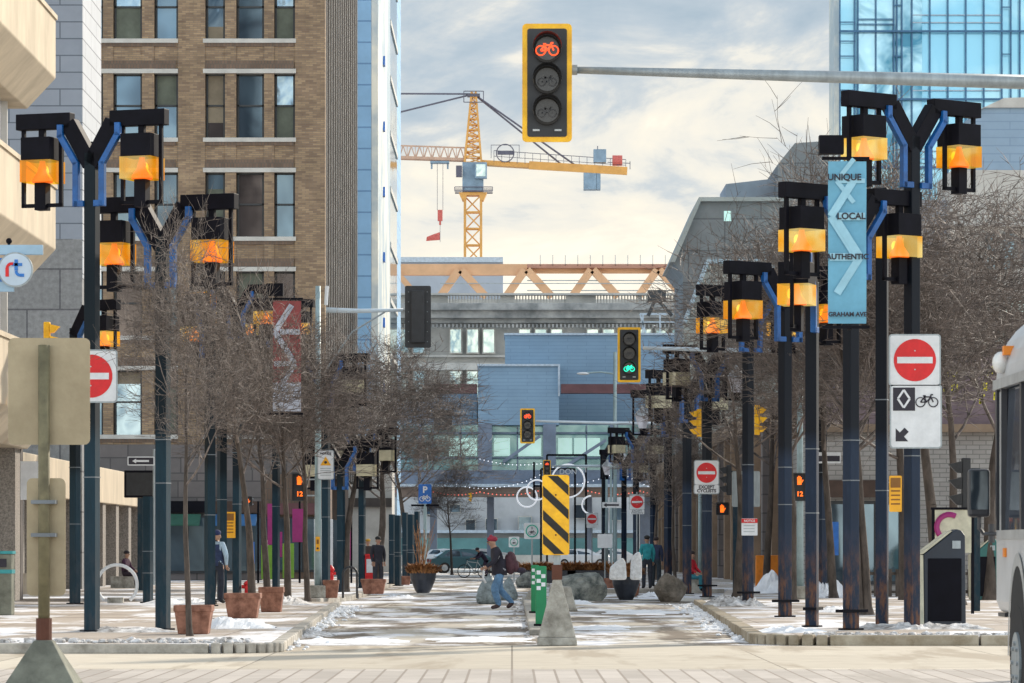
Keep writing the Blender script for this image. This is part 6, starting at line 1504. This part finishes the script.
# others
def at(px,by,z=ZW): s=SG(by,z); return Vector(((px-512)/s,F/s,z))
person(at(217,604),1.8,dict(elr=(-.26,0,1.16),wrr=(-.24,-.05,.93),har=(-.23,-.08,.85),head=(0,-.02,1.60)),'person in a dark vest over pale blue sleeves standing behind a left lamp post',(cloth('pale blue sleeve',(.35,.48,.60),.15),cloth('black trousers',(.015,.02,.035)),cloth('dark blue cap',(.02,.03,.10)),cloth('black shoe',(.02,.02,.02)),True),rz=R(150))
vp=at(217,604); MB().lathe([(.18,.93),(.20,1.1),(.215,1.3),(.17,1.46)],16,(vp.x,vp.y,ZW),sq=.8).thing('vest',cloth('navy vest',(.02,.035,.09)),'navy vest worn by the person behind the left lamp post','vest',smooth=True)
sit=dict(pelvis=(0,.05,.50),waist=(0,.04,.64),chest=(0,0,.86),neckb=(0,-.02,1.02),neck=(0,-.03,1.08),head=(0,-.05,1.16),crown=(0,-.04,1.25),shl=(.17,0,.98),ell=(.22,-.08,.74),wrl=(.16,-.28,.62),hal=(.14,-.34,.58),shr=(-.17,0,.98),elr=(-.22,-.08,.74),wrr=(-.16,-.28,.62),har=(-.14,-.34,.58),
   hil=(.10,0,.48),knl=(.12,-.42,.50),anl=(.12,-.42,.09),tol=(.12,-.56,.05),hir=(-.10,0,.48),knr=(-.12,-.42,.50),anr=(-.12,-.42,.09),tor=(-.12,-.56,.05))
q=at(126,588); q.z=.35; 
person(Vector((q.x,q.y,ZW)),1.7,sit,'person in dark clothes sitting low by the colonnade at left',(cloth('dark plum coat',(.05,.015,.04)),cloth('dark trousers',(.03,.02,.03)),cloth('black hair',(.02,.015,.02)),M['hood'],False),rz=R(70))
MB().b2(q.x-.5,q.y-.3,ZW,q.x+.6,q.y+.35,ZW+.40).thing('low_block',M['concrete'],'low concrete block under the person sitting by the colonnade','block')
lean=dict(pelvis=(0,.12,.88),waist=(0,.02,1.0),chest=(0,-.14,1.16),neckb=(0,-.24,1.28),neck=(0,-.29,1.32),head=(0,-.36,1.36),crown=(0,-.38,1.45),shl=(.17,-.2,1.24),shr=(-.17,-.2,1.24),ell=(.22,-.34,1.02),wrl=(.20,-.55,.96),hal=(.20,-.62,.95),elr=(-.22,-.34,1.02),wrr=(-.20,-.55,.96),har=(-.20,-.62,.95),hil=(.1,.12,.83),hir=(-.1,.12,.83),knl=(.11,-.08,.50),knr=(-.11,.02,.48),anl=(.11,.12,.09),tol=(.11,-.04,.05),anr=(-.11,.25,.09),tor=(-.11,.1,.05))
q=at(484,577,0); person(q,1.75,lean,'person in dark clothes bending over the handlebar of a bicycle far down the lane',(cloth('black purple coat',(.03,.02,.045)),cloth('plum trousers',(.05,.03,.06)),cloth('dark hair',(.03,.02,.03)),M['hood'],False),rz=R(-70))
def bicycle(loc,rz,label,col):
    r=empty('bicycle',loc,label,'bicycle','bicycles',rz)
    for x in (-.52,.52):
        w=MB().ring((x,0,.34),.32,.022,n=28).build('wheel',M['tyre'],r,smooth=True); sp_=MB()
        for k in range(8): a=k*math.pi/4; sp_.bar((x,0,.34),(x+.31*math.cos(a),0,.34+.31*math.sin(a)),.006)
        sp_.build('spokes',M['silver'],w)
    f=MB()
    for a,b in (((-.52,.34),(-.05,.30)),((-.52,.34),(-.18,.80)),((-.18,.82),(-.05,.30)),((-.05,.30),(.36,.78)),((-.17,.76),(.35,.82)),((.52,.34),(.34,.88)),((-.18,.8),(-.2,.92))): f.tube([(a[0],0,a[1]),(b[0],0,b[1])],.02,6)
    f.build('frame',col,r); MB().b2(-.32,-.06,.91,-.08,.06,.96).build('saddle',M['tyre'],r); MB().tube([(.34,-.26,.95),(.34,0,.92),(.34,.26,.95)],.016,6).build('handlebar',M['hood'],r)
    MB().ring((-.05,.04,.30),.09,.012,n=14).build('crank',M['hood'],r)
bicycle(at(474,578,0),R(165),'bicycle held by the bending person far down the lane',M['silver'])
st_=dict()
person(at(378,589),1.75,{},'person in a black coat behind the newspaper box at left',(cloth('black coat a',(.02,.02,.03)),cloth('dark trousers b',(.03,.03,.04)),cloth('dark hair b',(.02,.02,.02)),M['hood'],False),rz=R(20))
person(at(368,583),1.72,{},'person in a mustard scarf and dark coat left of the one in black',(cloth('dark coat c',(.05,.035,.03)),cloth('dark trousers c',(.03,.03,.04)),cloth('mustard',(.40,.22,.03)),M['hood'],True),rz=R(-20))
person(at(647,589),1.78,{},'person in a dark and turquoise jacket behind the right planter',(cloth('turquoise jacket',(.03,.30,.34)),cloth('dark trousers d',(.03,.035,.05)),cloth('dark hair d',(.02,.02,.02)),M['hood'],False),rz=R(190))
person(at(656,587),1.75,{},'person in a navy jacket walking just right of the turquoise one',(cloth('navy jacket',(.02,.03,.07)),cloth('dark trousers e',(.02,.03,.04)),cloth('dark cap e',(.03,.02,.02)),M['hood'],True),rz=R(160))
q=at(691,592); person(q,1.7,sit,'person in a bright red jacket sitting between two right lamp posts',(cloth('red jacket',(.50,.015,.03)),cloth('teal trousers',(.02,.14,.18)),cloth('dark hair f',(.03,.02,.02)),M['hood'],False),rz=R(60)); 
MB().b2(q.x-.4,q.y-.15,ZW,q.x+.45,q.y+.35,ZW+.40).thing('low_block',M['concrete'],'low concrete seat under the person in the red jacket','block')
q=at(149,600)
